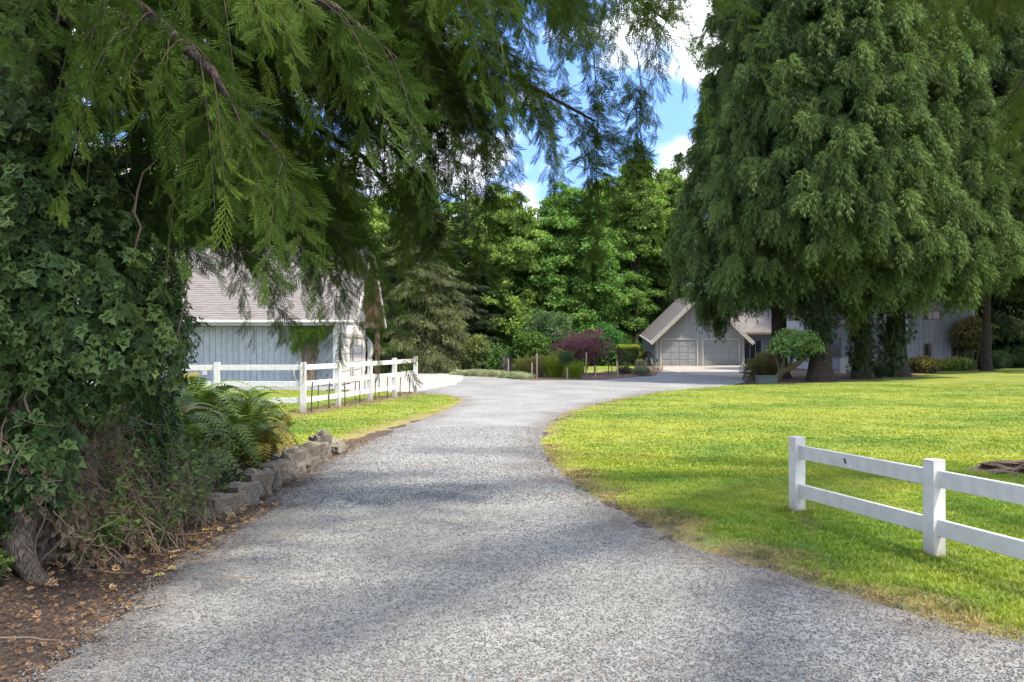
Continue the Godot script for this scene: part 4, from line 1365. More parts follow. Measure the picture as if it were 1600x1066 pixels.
func house() -> void:
	var o := thing("house", "blue grey board sided two storey house standing behind the big cedars", "house")
	var y0 := 0.25
	# recessed entry between garage and wing
	var m := MB.new()
	m.bx(Vector3(20.7, 1.6, -73.0), Vector3(4.5, 3.0, 6.0))
	part("wall", m.mesh(), M.house_siding[1], o)
	siding(o, Vector3(18.5, 0, -70.0), Vector3(22.9, 0, -70.0), y0, func(x): return 3.05, 0.25, true, M.house_siding, [[0.4, 2.0, 0.4, 2.4], [2.6, 3.6, 0.2, 2.4]])
	window_part(o, Vector3(19.75, 1.35, -69.98), 1.35, 1.9, 0.0, 3, M.house_siding[0])
	window_part(o, Vector3(21.6, 1.25, -69.98), 0.9, 1.9, 0.0, 1, M.brown_frame)
	var si := MB.new()
	si.bx(Vector3(19.9, 0.3, -69.75), Vector3(2.6, 0.16, 0.5), 0.02)
	part("sill", si.mesh(), M.white_paint, o)
	var e0 := Vector3(18.2, 2.95, -69.2)
	var v := Vector3(0, 2.7, -3.6)
	part("roof", slab([e0, e0 + Vector3(5.2, 0, 0), e0 + Vector3(5.2, 0, 0) + v, e0 + v], Vector3(0, -0.15, 0)), M.roof_under, o)
	part("shingles", shingle_courses(e0, Vector3.RIGHT, v, 5.2, v.length(), 0.17, 0.3), M.shingle, o).set_meta("kind", "stuff")
	# long low part behind the trunks
	var lo := MB.new()
	lo.bx(Vector3(23.5, 1.9, -62.5), Vector3(6.0, 3.6, 7.0))
	part("wall", lo.mesh(), M.house_siding[1], o)
	siding(o, Vector3(20.5, 0, -59.0), Vector3(26.5, 0, -59.0), y0, func(x): return 3.6, 0.25, true, M.house_siding, [[3.7, 4.5, 1.0, 2.6], [0.9, 2.4, 0.9, 2.5]])
	window_part(o, Vector3(24.6, 1.8, -58.98), 0.62, 1.3)
	window_part(o, Vector3(22.1, 1.75, -58.98), 1.2, 1.3, 0.0, 2)
	var e1 := Vector3(19.9, 3.45, -58.3)
	var v1 := Vector3(0, 3.6, -4.0)
	part("roof", slab([e1, e1 + Vector3(6.8, 0, 0), e1 + Vector3(6.8, 0, 0) + v1, e1 + v1], Vector3(0, -0.15, 0)), M.roof_under, o)
	part("shingles", shingle_courses(e1, Vector3.RIGHT, v1, 6.8, v1.length(), 0.17, 0.3), M.shingle, o).set_meta("kind", "stuff")
	# the tall wing
	var tw := MB.new()
	tw.bx(Vector3(28.7, 3.2, -61.0), Vector3(4.5, 6.4, 8.0))
	part("wall", tw.mesh(), M.house_siding[1], o)
	siding(o, Vector3(26.47, 0, -57.0), Vector3(30.95, 0, -57.0), y0, func(x): return 6.38, 0.19, true, M.house_siding, [[1.05, 1.55, 1.0, 2.05], [2.85, 3.75, 0.75, 2.05], [1.05, 2.2, 3.6, 4.25], [1.05, 2.2, 5.0, 6.0]])
	siding(o, Vector3(30.95, 0, -57.0), Vector3(30.95, 0, -65.0), y0, func(x): return 6.38, 0.25, true, M.house_siding)
	window_part(o, Vector3(27.77, 1.55, -56.98), 0.4, 0.85)
	window_part(o, Vector3(29.8, 1.45, -56.98), 0.8, 1.05, 0.0, 2)
	window_part(o, Vector3(28.1, 3.92, -56.98), 1.0, 0.5, 0.0, 2)
	window_part(o, Vector3(28.1, 5.5, -56.98), 0.95, 0.85, 0.0, 1, M.white_paint)
	var e2 := Vector3(25.9, 6.15, -56.3)
	var v2 := Vector3(0, 3.4, -4.8)
	part("roof", slab([e2, e2 + Vector3(5.7, 0, 0), e2 + Vector3(5.7, 0, 0) + v2, e2 + v2], Vector3(0, -0.15, 0)), M.roof_under, o)
	part("shingles", shingle_courses(e2, Vector3.RIGHT, v2, 5.7, v2.length(), 0.17, 0.3), M.shingle, o).set_meta("kind", "stuff")
	# low board fence between the trunks
	var lf := thing("board_fence", "low pale board fence seen between the two ivy clad cedar trunks", "fence")
	for k in 20:
		var b := MB.new()
		b.bx(Vector3(18.35 + k * 0.105, 0.78, -47.5), Vector3(0.097, 0.85, 0.02), 0.003)
		part("plank", b.mesh(), M.white_paint, lf)
	var rl := MB.new()
	rl.bx(Vector3(19.35, 0.95, -47.53), Vector3(2.1, 0.08, 0.04), 0.005)
	part("rail", rl.mesh(), M.white_paint, lf)

func fence_run(o: Node3D, pts: Array, ph: float, pw: float, rails: Array, rh: float, last := true, first := true) -> void:
	for k in pts.size():
		var p: Vector3 = pts[k]
		var d: Vector3 = (pts[mini(k + 1, pts.size() - 1)] - pts[maxi(k - 1, 0)])
		if k == 0 and not first: d = pts[1] - pts[0]
		var turn := atan2(-d.z, d.x)
		if k > 0 or first:
			var m := MB.new()
			m.bx(p + Vector3(0, (ph + 0.32) * 0.5, 0), Vector3(pw, ph - 0.32, pw), 0.0, Color.WHITE, turn)
			var n0 := m.v.size()
			m.bx(p + Vector3(0, 0.14, 0), Vector3(pw, 0.36, pw), 0.0, Color.WHITE, turn)
			for q in range(n0, m.v.size()):
				if m.v[q].y < p.y + 0.05: m.c[q] = Color(0.46, 0.41, 0.27)
			var post := part("post", m.mesh(), M.vinyl, o)
			var c := MB.new()
			c.bx(p + Vector3(0, ph + 0.006, 0), Vector3(pw + 0.004, 0.016, pw + 0.004), 0.006, Color.WHITE, turn)
			part("cap", c.mesh(), M.vinyl, post)
		if k + 1 < pts.size():
			var q: Vector3 = pts[k + 1]
			var v := q - p
			for y in rails:
				var m := MB.new()
				var mid := (p + q) * 0.5 + Vector3(0, y, 0)
				var b := Basis(Vector3.UP, atan2(-v.z, v.x)) * Basis(Vector3.BACK, atan2(v.y, Vector2(v.x, v.z).length()))
				m.box(Transform3D(b, mid), Vector3(v.length() - pw + 0.02, rh, 0.042), 0.005)
				part("rail", m.mesh(), M.vinyl, o)

func white_fences() -> void:
	var o := thing("rail_fence", "white three rail vinyl fence turning a corner on the left grass", "fence")
	var a := []
	for k in 5: a.append(G(-5.58 - 2.32 * k, -22.8 - 0.05 * k))
	fence_run(o, a, 1.37, 0.135, [1.24, 0.80, 0.36], 0.145)
	var b := []
	var xy := [Vector2(-5.58, -22.8), Vector2(-5.07, -24.85), Vector2(-4.54, -27.25), Vector2(-4.06, -29.45), Vector2(-3.62, -32.0)]
	for p in xy: b.append(G(p.x, p.y))
	fence_run(o, b, 1.37, 0.135, [1.24, 0.80, 0.36], 0.145, true, false)
	var f := thing("rail_fence", "white two rail vinyl fence at the right edge of the near lawn", "fence")
	var c := [Vector3(3.19, -0.045, -9.55), Vector3(3.75, -0.035, -7.58), Vector3(4.31, -0.03, -5.62), Vector3(4.87, -0.03, -3.66), Vector3(5.43, -0.03, -1.7)]
	fence_run(f, c, 0.91, 0.127, [0.76, 0.33], 0.15)
	var hk := MB.new()
	var d := Vector3(0.56, 0, 1.97).normalized()
	var n := d.cross(Vector3.UP)
	var w := Vector3(3.19, 0.72, -9.55) + d * 0.86 - n * 0.0
	for s in [1.0, -1.0]: hk.box(Transform3D(Basis(Vector3.UP, atan2(-d.z, d.x)) * Basis(Vector3.BACK, 0.5), w + n * s * 0.025), Vector3(0.02, 0.055, 0.012), 0.003)
	part("latch", hk.mesh(), M.black, f)
	# iron rods along the fence
	var rods := [Vector3(-5.33, 0.86, -22.68), Vector3(-5.19, 0.78, -24.17), Vector3(-4.87, 0.76, -24.87), Vector3(-4.71, 0.85, -26.39), Vector3(-4.37, 0.8, -27.22), Vector3(-4.2, 0.76, -28.73), Vector3(-3.9, 0.72, -29.72), Vector3(-3.7, 0.76, -30.79), Vector3(-5.76, 0.72, -25.35), Vector3(-5.06, 0.85, -27.51), Vector3(-5.07, 0.95, -29.39), Vector3(-4.69, 0.9, -30.07)]
	var where := ["just right of the corner fence post", "left of the second fence post of the receding run", "right of the second fence post of the receding run", "in mid second bay of the receding run, the taller one", "just left of the third fence post of the receding run", "just right of the third fence post of the receding run", "left of the fourth fence post of the receding run", "between the last two fence posts", "on the grass behind the first bay", "behind the second bay's rails", "leaning behind the third bay, on the far side", "behind the third bay near the concrete"]
	for k in rods.size():
		var p: Vector3 = rods[k]
		var s := thing("iron_stake", "thin dark iron stake " + where[k], "stake", G(p.x, p.z), rr(0, TAU), "thin iron stakes along the receding white fence")
		var m := MB.new()
		m.tube(PackedVector3Array([Vector3(0, -0.1, 0), Vector3(0.0, p.y * 0.5, 0.0), Vector3(rr(-0.03, 0.03), p.y, rr(-0.03, 0.03))]), PackedFloat32Array([0.017, 0.017, 0.016]), 6)
		part("rod", m.mesh(), M.iron, s)
		var h := MB.new()
		h.bx(Vector3(0.012, p.y * 0.8, 0), Vector3(0.03, 0.025, 0.012), 0.002)
		part("hook", h.mesh(), M.iron, s)

func cedars() -> void:
	var g := "big cedars in front of the house"
	far_cedar("cedar behind and right of the group, filling the view's upper right", G(29.5, -53.0), 30.0, 6.2, 7.2, 0.26, 280, 26, Color(0.03, 0.06, 0.02), Color(0.18, 0.25, 0.08), g, 0.9)
	var a := Color(0.022, 0.048, 0.015)
	var b := Color(0.205, 0.30, 0.09)
	far_cedar("big cedar at the left of the group before the house, boughs hanging before the garage", G(13.9, -44.5), 26.0, 4.9, 5.0, 0.4, 250, 28, a, b, g, 0.92)
	far_cedar("thickest cedar of the group, bare flared reddish trunk base beside the mossy shrub", G(14.75, -40.8), 29.0, 4.4, 7.2, 0.46, 230, 28, a, b, g, 0.85)
	far_cedar("slender cedar with dark ivy trunk between the two thickest cedars", G(17.6, -42.9), 25.0, 4.2, 5.5, 0.38, 180, 28, a, b, g, 0.9)
	far_cedar("rightmost big cedar of the group, ivy trunk before the blue grey wall", G(20.5, -45.6), 26.0, 5.2, 5.8, 0.5, 220, 28, a, b, g, 0.9)
	ivy_cover("dark ivy sleeve around the thickest cedar trunk left before the house", [[G(14.75, -40.8, 3.4), Vector3(0.85, 2.3, 0.85)], [G(14.75, -40.8, 6.0), Vector3(1.0, 2.2, 1.0)]], 5200, 0.2, Color(0.012, 0.026, 0.010), Color(0.03, 0.055, 0.018), 0)
	ivy_cover("ivy on the slender middle cedar trunk before the house", [[G(17.6, -42.9, 1.4), Vector3(0.7, 1.4, 0.7)], [G(17.6, -42.9, 4.0), Vector3(0.6, 2.6, 0.6)]], 3200, 0.2, Color(0.014, 0.03, 0.010), Color(0.045, 0.075, 0.02), 0)
	ivy_cover("ivy on the rightmost cedar trunk before the blue grey wall", [[G(20.5, -45.6, 3.2), Vector3(1.0, 1.8, 1.0)], [G(20.5, -45.6, 5.4), Vector3(0.9, 2.0, 0.9)], [G(20.1, -45.3, 1.2), Vector3(0.72, 1.2, 0.72)]], 4200, 0.2, Color(0.02, 0.045, 0.015), Color(0.06, 0.10, 0.03), 0)

func forest() -> void:
	# dark drooping spruce beside the left building
	conifer("tall grey green spruce with weeping boughs right of the outbuilding", G(-5.9, -53.5), 13.2, 3.9, 0.8, 0.3, 230, Color(0.06, 0.08, 0.035), Color(0.21, 0.24, 0.10), "spruce_tree", "", 0.45)
	conifer("darker spruce close behind the outbuilding's gable", G(-10.5, -52.0), 14.5, 3.9, 1.0, 0.3, 200, Color(0.03, 0.055, 0.02), Color(0.09, 0.12, 0.04), "spruce_tree", "", 0.4)
	conifer("narrow dark fir in the gap left of the round maples", G(-3.6, -66.0), 14.5, 2.7, 1.2, 0.3, 170, Color(0.02, 0.04, 0.018), Color(0.05, 0.085, 0.03), "fir_tree", "", 0.2)
	var e0 := Color(0.06, 0.13, 0.03)
	var e1 := Color(0.19, 0.35, 0.075)
	var y1 := Color(0.25, 0.38, 0.075)
	var grp := "broadleaf trees along the forest edge"
	broadleaf("round bright green maple in the middle of the view behind the purple tree", G(4.6, -71.0), 15.2, 4.6, 1.2, 0.26, 74, 52, e0, e1, "maple_tree", grp, 1.15)
	broadleaf("yellow green maple left of the round middle maple", G(-0.9, -69.5), 14.6, 4.4, 1.0, 0.25, 66, 50, e0, y1, "maple_tree", grp, 1.15)
	broadleaf("light maple rising behind the left end of the garage roof", G(14.6, -86.0), 18.4, 4.8, 3.6, 0.25, 56, 46, e0, y1, "maple_tree", grp, 1.2)
	broadleaf("dim green maple between the spruce and the yellow green maple", G(-4.2, -78.0), 16.0, 4.6, 1.0, 0.28, 60, 48, e0, y1, "maple_tree", grp, 1.2)
	broadleaf("open crowned alder left of the garage roof", G(10.2, -83.0), 16.0, 3.6, 2.6, 0.18, 46, 44, e0, e1, "alder_tree", grp, 1.1)
	broadleaf("lower leafy maple between the middle maple and the garage", G(8.6, -80.0), 12.5, 4.0, 0.8, 0.2, 54, 46, e0 * 0.8, e1 * 0.85, "maple_tree", grp, 1.1)
	broadleaf("tall maple over the outbuilding's roof, left part of the view", G(-16.0, -62.0), 17.5, 6.0, 2.0, 0.3, 80, 48, e0, y1, "maple_tree", grp, 1.2)
	broadleaf("leafy maple farthest left behind the outbuilding", G(-29.0, -62.0), 17.0, 6.5, 2.0, 0.3, 76, 46, e0, y1, "maple_tree", grp, 1.25)
	broadleaf("maple behind the outbuilding's ridge, partly hidden by cedar boughs", G(-22.5, -72.0), 21.0, 6.0, 3.0, 0.3, 76, 46, e0, e1, "maple_tree", grp, 1.25)
	broadleaf("young maple at the back of the left spruce", G(-9.0, -74.0), 17.0, 5.0, 1.5, 0.28, 64, 46, e0, y1, "maple_tree", grp, 1.2)
	broadleaf("green broadleaf tree behind the house's right corner", G(41.0, -78.0), 19.0, 6.0, 2.0, 0.3, 70, 44, e0, e1, "maple_tree", grp, 1.25)
	broadleaf("yellow green maple showing at the right edge above the firs", G(37.5, -61.0), 14.5, 4.0, 5.0, 0.25, 60, 44, e0, y1, "maple_tree", grp, 1.2)
	# bare lower trunks seen against the light left of the garage
	for k in 4:
		broadleaf(["tall thin alder with dark bare trunk left of the garage roof", "alder with leaning bare trunk beside the garage's back corner", "slim alder trunk just above the garage eave", "thin alder between the middle maple and the garage"][k], G(12.9 + [-1.4, 1.6, 2.7, -3.4][k], -[79.0, 84.0, 82.0, 88.0][k]), 19.0, 2.8, 9.5, [0.3, 0.24, 0.38, 0.2][k], 30, 38, e0, y1, "alder_tree", "tall alders with bare trunks by the garage", 1.1)
	# dark conifers behind
	var f0 := Color(0.018, 0.036, 0.018)
	var f1 := Color(0.055, 0.085, 0.035)
	var spots := [Vector3(5.2, 22.0, -104), Vector3(9.8, 19.5, -100), Vector3(17.0, 22.0, -108), Vector3(-2.0, 17.0, -98), Vector3(-9.0, 18.0, -96), Vector3(-17.0, 26.0, -92), Vector3(-28.0, 27.0, -90), Vector3(-40.0, 28.0, -84), Vector3(12.5, 22.5, -112)]
	var say := ["dark conifer whose tip shows left of the sky gap", "dark conifer under the sky gap", "dark conifer behind the light maple by the garage", "dark conifer behind the yellow green maple", "dark conifer behind the left spruce", "tall conifer behind the outbuilding's right end", "tall conifer behind the outbuilding's middle", "tall conifer farthest left at the back", "thin topped conifer right of the sky gap"]
	for k in spots.size():
		var p: Vector3 = spots[k]
		conifer(say[k], G(p.x, p.z), p.y, 3.6, 1.5, 0.3, 130, f0, f1, "fir_tree", "dark conifers at the back of the woods", 0.25, 1.2)
	# conifers at the right edge
	var h0 := Color(0.03, 0.06, 0.028)
	var h1 := Color(0.095, 0.135, 0.055)
	conifer("dark fir with level boughs right of the blue grey house", G(33.2, -60.0), 27.0, 5.0, 2.6, 0.42, 230, h0, h1, "fir_tree", "firs right of the house", 0.15)
	conifer("second fir at the right edge of the view beyond the hedge", G(40.0, -64.0), 28.0, 5.4, 1.5, 0.4, 220, h0, h1, "fir_tree", "firs right of the house", 0.25)
	conifer("tall bare topped fir rising behind the rightmost big cedar", G(31.5, -68.0), 36.0, 5.0, 8.0, 0.45, 190, h0, h1, "fir_tree", "firs right of the house", 0.3)
	conifer("fir in the gap between house corner and edge fir", G(37.0, -76.0), 31.0, 5.5, 1.0, 0.4, 200, h0, h1, "fir_tree", "firs right of the house", 0.3)
	conifer("fir just outside the right edge, boughs reaching into view", G(44.0, -58.0), 27.0, 6.0, 1.0, 0.4, 200, h0, h1, "fir_tree", "firs right of the house", 0.3)
	# the woods beyond, one mass
	var bag := Bag.new()
	for k in 520:
		var a := rr(-0.75, 0.75)
		var d := rr(112.0, 150.0)
		var p := G(sin(a) * d, -cos(a) * d)
		var h := rr(0.6, 1.0) * (24.0 if absf(a - 0.13) > 0.17 else 15.0)
		for q in 26:
			var t := q / 26.0
			var b := rr(0, TAU)
			var reach := 4.6 * pow(1.0 - t, 0.7) + 0.6
			var f := Vector3(cos(b), rr(-0.4, 0.0), sin(b)).normalized()
			var x := Vector3.UP.cross(f).normalized()
			bag.put(Transform3D(Basis(x * reach * 1.6, f.cross(x) * reach, f * reach), p + Vector3(0, 0.5 + t * h, 0)), pick(f0, e1 * 0.6, R.randf() * R.randf()))
	tag(mass("woods", M.needles, M.far_leaf, bag, self), "distant woods closing the view behind the forest edge", "woods")
	# undergrowth at the forest's edge
	var ug := Bag.new()
	for k in 9000:
		var x := rr(-44, 30)
		var z := rr(-73, -60) - (12.0 if x > 9.0 else 0.0) - (6.0 if x > 3.0 else 0.0)
		if x < -4.0: z -= 4.0
		var y := pow(R.randf(), 0.8) * (1.6 + 1.3 * NZ.get_noise_2d(x * 9.0, 3.0)) * smoothstep(-58.0, -63.0, z)
		ug.put(frame(G(x, z, y), Vector3(rr(-0.3, 0.3), 1, rr(-0.1, 0.6)), rdir(), rr(0.5, 1.1)), pick(Color(0.025, 0.065, 0.018), Color(0.10, 0.20, 0.04), R.randf()))
	tag(mass("undergrowth", M.small_clump, M.broad_leaf, ug, self), "leafy undergrowth along the foot of the woods", "undergrowth")

func garden() -> void:
	var Gn := Color(0.03, 0.075, 0.02)
	# purple maple
	shrub("japanese_maple", "small purple leaved maple with a short trunk in the mulch bed", "tree", G(4.25, -50.5), 1.65, 2.6, 0.8, 360, 0.42, Color(0.10, 0.03, 0.042), Color(0.40, 0.18, 0.21), "fine_clump", "", -1.0, 6, 1.1)
	shrub("red_shrub", "dark red leaved shrub right of the spruce", "shrub", G(-4.8, -57.5), 1.35, 2.3, 0.1, 420, 0.4, Color(0.07, 0.025, 0.025), Color(0.21, 0.085, 0.075), "fine_clump", "dark red shrubs by the concrete pad")
	shrub("red_shrub", "smaller dark red shrub nearer the white fence's end", "shrub", G(-6.9, -57.0), 0.95, 1.6, 0.1, 220, 0.36, Color(0.07, 0.03, 0.025), Color(0.2, 0.09, 0.07), "fine_clump", "dark red shrubs by the concrete pad")
	shrub("red_shrub", "taller reddish shrub half hidden in the spruce's boughs", "shrub", G(-7.0, -58.8), 0.9, 2.9, 0.4, 160, 0.36, Color(0.06, 0.03, 0.025), Color(0.16, 0.08, 0.06), "fine_clump", "dark red shrubs by the concrete pad")
	# clipped flat-topped shrub
	var o := shrub("clipped_shrub", "dark flat topped clipped shrub on bare spreading stems by the drive", "shrub", G(7.35, -54.2), 0.05, 1.1, 0.0, 4, 0.3, Gn, Gn, "fine_clump", "", -1.0, 11)
	var bag := Bag.new()
	for k in 950:
		var p := Vector3(rr(-1, 1), rr(-1, 1), rr(-1, 1))
		var f := R.randi() % 3
		p[f] = signf(p[f]) * rr(0.9, 1.02)
		var top := p.y > 0.72
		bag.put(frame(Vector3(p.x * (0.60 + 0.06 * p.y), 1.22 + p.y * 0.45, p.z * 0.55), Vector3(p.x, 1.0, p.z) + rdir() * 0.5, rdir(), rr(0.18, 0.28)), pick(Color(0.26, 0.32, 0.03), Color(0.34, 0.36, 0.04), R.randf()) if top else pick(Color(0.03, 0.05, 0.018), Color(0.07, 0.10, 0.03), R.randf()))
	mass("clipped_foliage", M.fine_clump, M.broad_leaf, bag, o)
	# ornamental grasses, rosebushes and flowers in the bed
	var rows := [[Vector3(2.3, 0.95, -45.9), "larger clump of yellow green ornamental grass in the bed"], [Vector3(3.25, 0.75, -44.9), "smaller clump of yellow green ornamental grass in the bed"]]
	for r in rows:
		var t := thing("ornamental_grass", r[1], "grass clump", G(r[0].x, r[0].z), 0.0, "ornamental grass clumps in the bed")
		var bb := Bag.new()
		for k in 46: bb.put(Transform3D(Basis(Vector3.UP, rr(0, TAU)).scaled(Vector3(1, 1, 1) * r[0].y * rr(0.75, 1.1)), Vector3(rr(-0.3, 0.3), 0, rr(-0.3, 0.3))), pick(Color(0.12, 0.22, 0.02), Color(0.33, 0.38, 0.03), R.randf()))
		mass("blades", grass_tuft(20, 1.15, 0.18, 0.018), M.grass, bb, t)
	var topi := shrub("topiary_ball", "round dark green ball on a thin stem between the grass clumps", "shrub", G(2.85, -45.2), 0.42, 1.45, 0.62, 300, 0.18, Color(0.03, 0.075, 0.03), Color(0.075, 0.14, 0.06), "fine_clump", "", -1.0, 1, 0.1)
	var bush := [["low olive green bush at the left end of the bed", Vector3(0.75, 1.2, -46.5), 0.8, Color(0.07, 0.09, 0.02), Color(0.20, 0.20, 0.05)], ["tan seeding bush right of the olive bush in the bed", Vector3(1.5, 1.25, -46.2), 0.75, Color(0.13, 0.11, 0.05), Color(0.30, 0.24, 0.12)], ["yellowish upright shrub behind the larger grass clump", Vector3(2.5, 1.6, -47.6), 0.6, Color(0.12, 0.14, 0.03), Color(0.33, 0.33, 0.08)], ["small white flowering plant at the drive's edge by the bed", Vector3(7.35, 0.6, -48.5), 0.55, Color(0.10, 0.14, 0.06), Color(0.40, 0.40, 0.28)], ["pale bush beside the clipped shrub toward the garage", Vector3(7.95, 0.9, -52.6), 0.4, Color(0.2, 0.2, 0.1), Color(0.42, 0.38, 0.2)], ["yellow green bush beside the kettle grill", Vector3(10.35, 1.2, -68.6), 0.7, Color(0.07, 0.10, 0.02), Color(0.26, 0.26, 0.05)], ["green shrub left of the garage's back corner", Vector3(9.8, 2.2, -72.0), 1.3, Gn, Color(0.10, 0.2, 0.03)], ["bare twiggy bush below the clipped shrub", Vector3(6.7, 0.45, -50.8), 0.5, Color(0.10, 0.07, 0.05), Color(0.22, 0.15, 0.11)]]
	for b in bush: shrub("garden_bush", b[0], "bush", G(b[1].x, b[1].z), b[2], b[1].y, 0.05, int(260 * b[2]), 0.26, b[3], b[4], "fine_clump")
	# variegated edging plants
	for k in 2:
		var t := thing("groundcover", ["long band of pale variegated groundcover edging the drive", "short band of variegated groundcover right of the long band"][k], "groundcover", G([-1.75, 0.2][k], [-48.0, -44.9][k]), [-0.62, -0.9][k], "variegated groundcover beds")
		var bb := Bag.new()
		for q in [900, 520][k]:
			var L: float = [2.0, 1.15][k]
			var u := rr(-1, 1)
			bb.put(frame(Vector3(u * L, rr(0.02, 0.36) * (1.0 - 0.4 * u * u), rr(-0.42, 0.42)), Vector3(rr(-0.5, 0.5), 1, rr(-0.2, 0.8)), rdir(), rr(0.15, 0.26)), pick(Color(0.13, 0.19, 0.07), Color(0.60, 0.60, 0.42), R.randf()))
		mass("leaves", M.fine_clump, M.broad_leaf, bb, t)
	shrub("rhododendron", "upright yellow green rhododendron behind the variegated edging", "shrub", G(-2.1, -53.0), 0.75, 2.3, 0.6, 190, 0.42, Color(0.06, 0.11, 0.025), Color(0.30, 0.33, 0.10), "small_clump", "", -1.0, 7)
	shrub("light_shrub", "pale green leafy shrub at the spruce's right foot", "shrub", G(-4.6, -62.0), 1.2, 4.4, 0.2, 330, 0.5, Color(0.08, 0.15, 0.03), Color(0.30, 0.38, 0.11), "small_clump")
	shrub("light_shrub", "bright green low shrub left of the upright rhododendron", "shrub", G(-3.2, -56.0), 0.9, 1.3, 0.1, 200, 0.36, Color(0.05, 0.12, 0.03), Color(0.15, 0.28, 0.07), "small_clump")
	shrub("cedar_shrub", "feathery dark green shrub behind the edging plants", "shrub", G(1.3, -58.0), 1.5, 2.7, 0.1, 420, 0.5, Color(0.035, 0.085, 0.02), Color(0.11, 0.22, 0.03), "small_clump")
	shrub("wild_shrub", "broad dark leafed shrub between maple and purple tree", "shrub", G(2.6, -60.5), 2.1, 4.2, 0.1, 620, 0.5, Color(0.025, 0.065, 0.025), Color(0.13, 0.22, 0.09), "small_clump")
	shrub("wild_shrub", "bright green arching shrub behind the clipped shrub", "shrub", G(6.6, -69.5), 2.7, 4.0, 0.1, 760, 0.5, Color(0.03, 0.10, 0.03), Color(0.10, 0.27, 0.06), "small_clump")
	shrub("wild_shrub", "leafy shrub low behind the small grass patch", "shrub", G(3.2, -68.0), 2.2, 2.6, 0.1, 480, 0.5, Color(0.03, 0.08, 0.02), Color(0.10, 0.21, 0.05), "small_clump")
	# tree stump-like boulder
	var rk := MB.new()
	rk.blob(Vector3(0, 0.35, 0), Vector3(0.9, 1.1, 0.8), NZ, 0.5, 60.0, Color.WHITE, 5, 0.6)
	tag(part("boulder", rk.mesh(), M.rock, self, Transform3D(Basis(), G(-0.2, -58.5))), "tan upright rock in the shade behind the edging plants", "boulder")
	# garden stakes
	var st := [[Vector3(-0.2, 1.0, -46.8), 0, "pale wooden stake left of the olive bush"], [Vector3(1.3, 1.35, -44.4), 0, "tallest pale stake left of the larger grass clump"], [Vector3(1.05, 0.85, -44.7), 0, "short pale stake beside the tallest stake"], [Vector3(2.85, 0.62, -43.9), 0, "short pale stake right under the round ball"], [Vector3(4.4, 0.7, -44.9), 0, "short pale stake in front of the purple maple"], [Vector3(5.75, 0.72, -46.3), 0, "pale stake at the rim before the iron rods"], [Vector3(8.0, 0.95, -48.4), 0, "pale stake at the corner of the wire edging"], [Vector3(10.05, 0.7, -56.9), 0, "pale stake at the concrete apron's corner"], [Vector3(7.2, 1.5, -58.5), 0, "pale stake on the grass behind the clipped shrub"], [Vector3(4.1, 1.35, -47.0), 0, "pale stake under the purple maple"], [Vector3(4.7, 1.15, -48.6), 1, "dark rod right of the purple maple's trunk"], [Vector3(5.6, 1.1, -49.5), 1, "dark rod left of the middle rods in the bed"], [Vector3(5.85, 1.0, -50.0), 1, "short dark rod beside the left dark rod"], [Vector3(6.05, 1.2, -48.4), 1, "thick dark rod in the middle of the bed"], [Vector3(6.15, 1.5, -47.6), 1, "tallest dark rod in the bed"]]
	for s in st:
		var t := thing("garden_stake", s[2], "stake", G(s[0].x, s[0].z), rr(0, 6), "stakes standing in the mulch bed")
		var m := MB.new()
		if s[1] == 0: m.bx(Vector3(0, s[0].y * 0.5 - 0.1, 0), Vector3(0.065, s[0].y + 0.2, 0.05), 0.006)
		else: m.tube(PackedVector3Array([Vector3(0, -0.1, 0), Vector3(0.01, s[0].y, 0.01)]), PackedFloat32Array([0.025, 0.022]), 6)
		part("shaft", m.mesh(), M.wood_stake if s[1] == 0 else M.iron, t)
		var c := MB.new()
		c.bx(Vector3(0, s[0].y * 0.985, 0), Vector3(0.068, 0.03, 0.053), 0.004)
		part("tip", c.mesh(), M.wood_stake if s[1] == 0 else M.black, t)
	# wire edging hoops
	var we := thing("wire_edging", "low fence of thin wire uprights between bed corner stake and apron", "wire fence")
	for k in 20:
		var p := Vector2(8.05, -48.6).lerp(Vector2(10.05, -57.0), k / 19.0)
		var m := MB.new()
		var q := G(p.x, p.y)
		m.tube(PackedVector3Array([q, q + Vector3(0, 0.62, 0), q + Vector3(0.04, 0.66, -0.17), q + Vector3(0.08, 0.62, -0.34)]), PackedFloat32Array([0.009, 0.009, 0.009, 0.009]), 5)
		part("wire", m.mesh(), M.wood_stake, we)
	# kettle grill by the garage corner
	var kg := thing("kettle_grill", "black round kettle grill on thin legs by the garage corner", "grill", G(10.75, -67.3, 0.05))
	var bowl := MB.new()
	var pts := PackedVector3Array()
	var q := PackedFloat32Array()
	for k in 9:
		var a := -PI / 2 + PI * 0.5 * k / 8.0
		pts.append(Vector3(0, 0.86 + 0.26 * sin(a), 0)); q.append(maxf(0.01, 0.33 * cos(a)))
	bowl.tube(pts, q, 20)
	part("bowl", bowl.mesh(), M.black, kg)
	var lid := MB.new()
	pts = PackedVector3Array(); q = PackedFloat32Array()
	for k in 8:
		var a := PI * 0.5 * k / 7.0
		pts.append(Vector3(0, 0.88 + 0.22 * sin(a), 0)); q.append(maxf(0.01, 0.34 * cos(a)))
	lid.tube(pts, q, 20)
	var ld := part("lid", lid.mesh(), M.black, kg)
	var hd := MB.new()
	hd.bx(Vector3(0, 1.14, 0), Vector3(0.16, 0.05, 0.04), 0.01)
	part("handle", hd.mesh(), M.iron, ld)
	for k in 3:
		var a := TAU * k / 3 + 0.4
		var m := MB.new()
		m.tube(PackedVector3Array([Vector3(cos(a) * 0.2, 0.68, sin(a) * 0.2), Vector3(cos(a) * 0.34, 0.0, sin(a) * 0.34)]), PackedFloat32Array([0.018, 0.018]), 6)
		part("leg", m.mesh(), M.hose, kg)
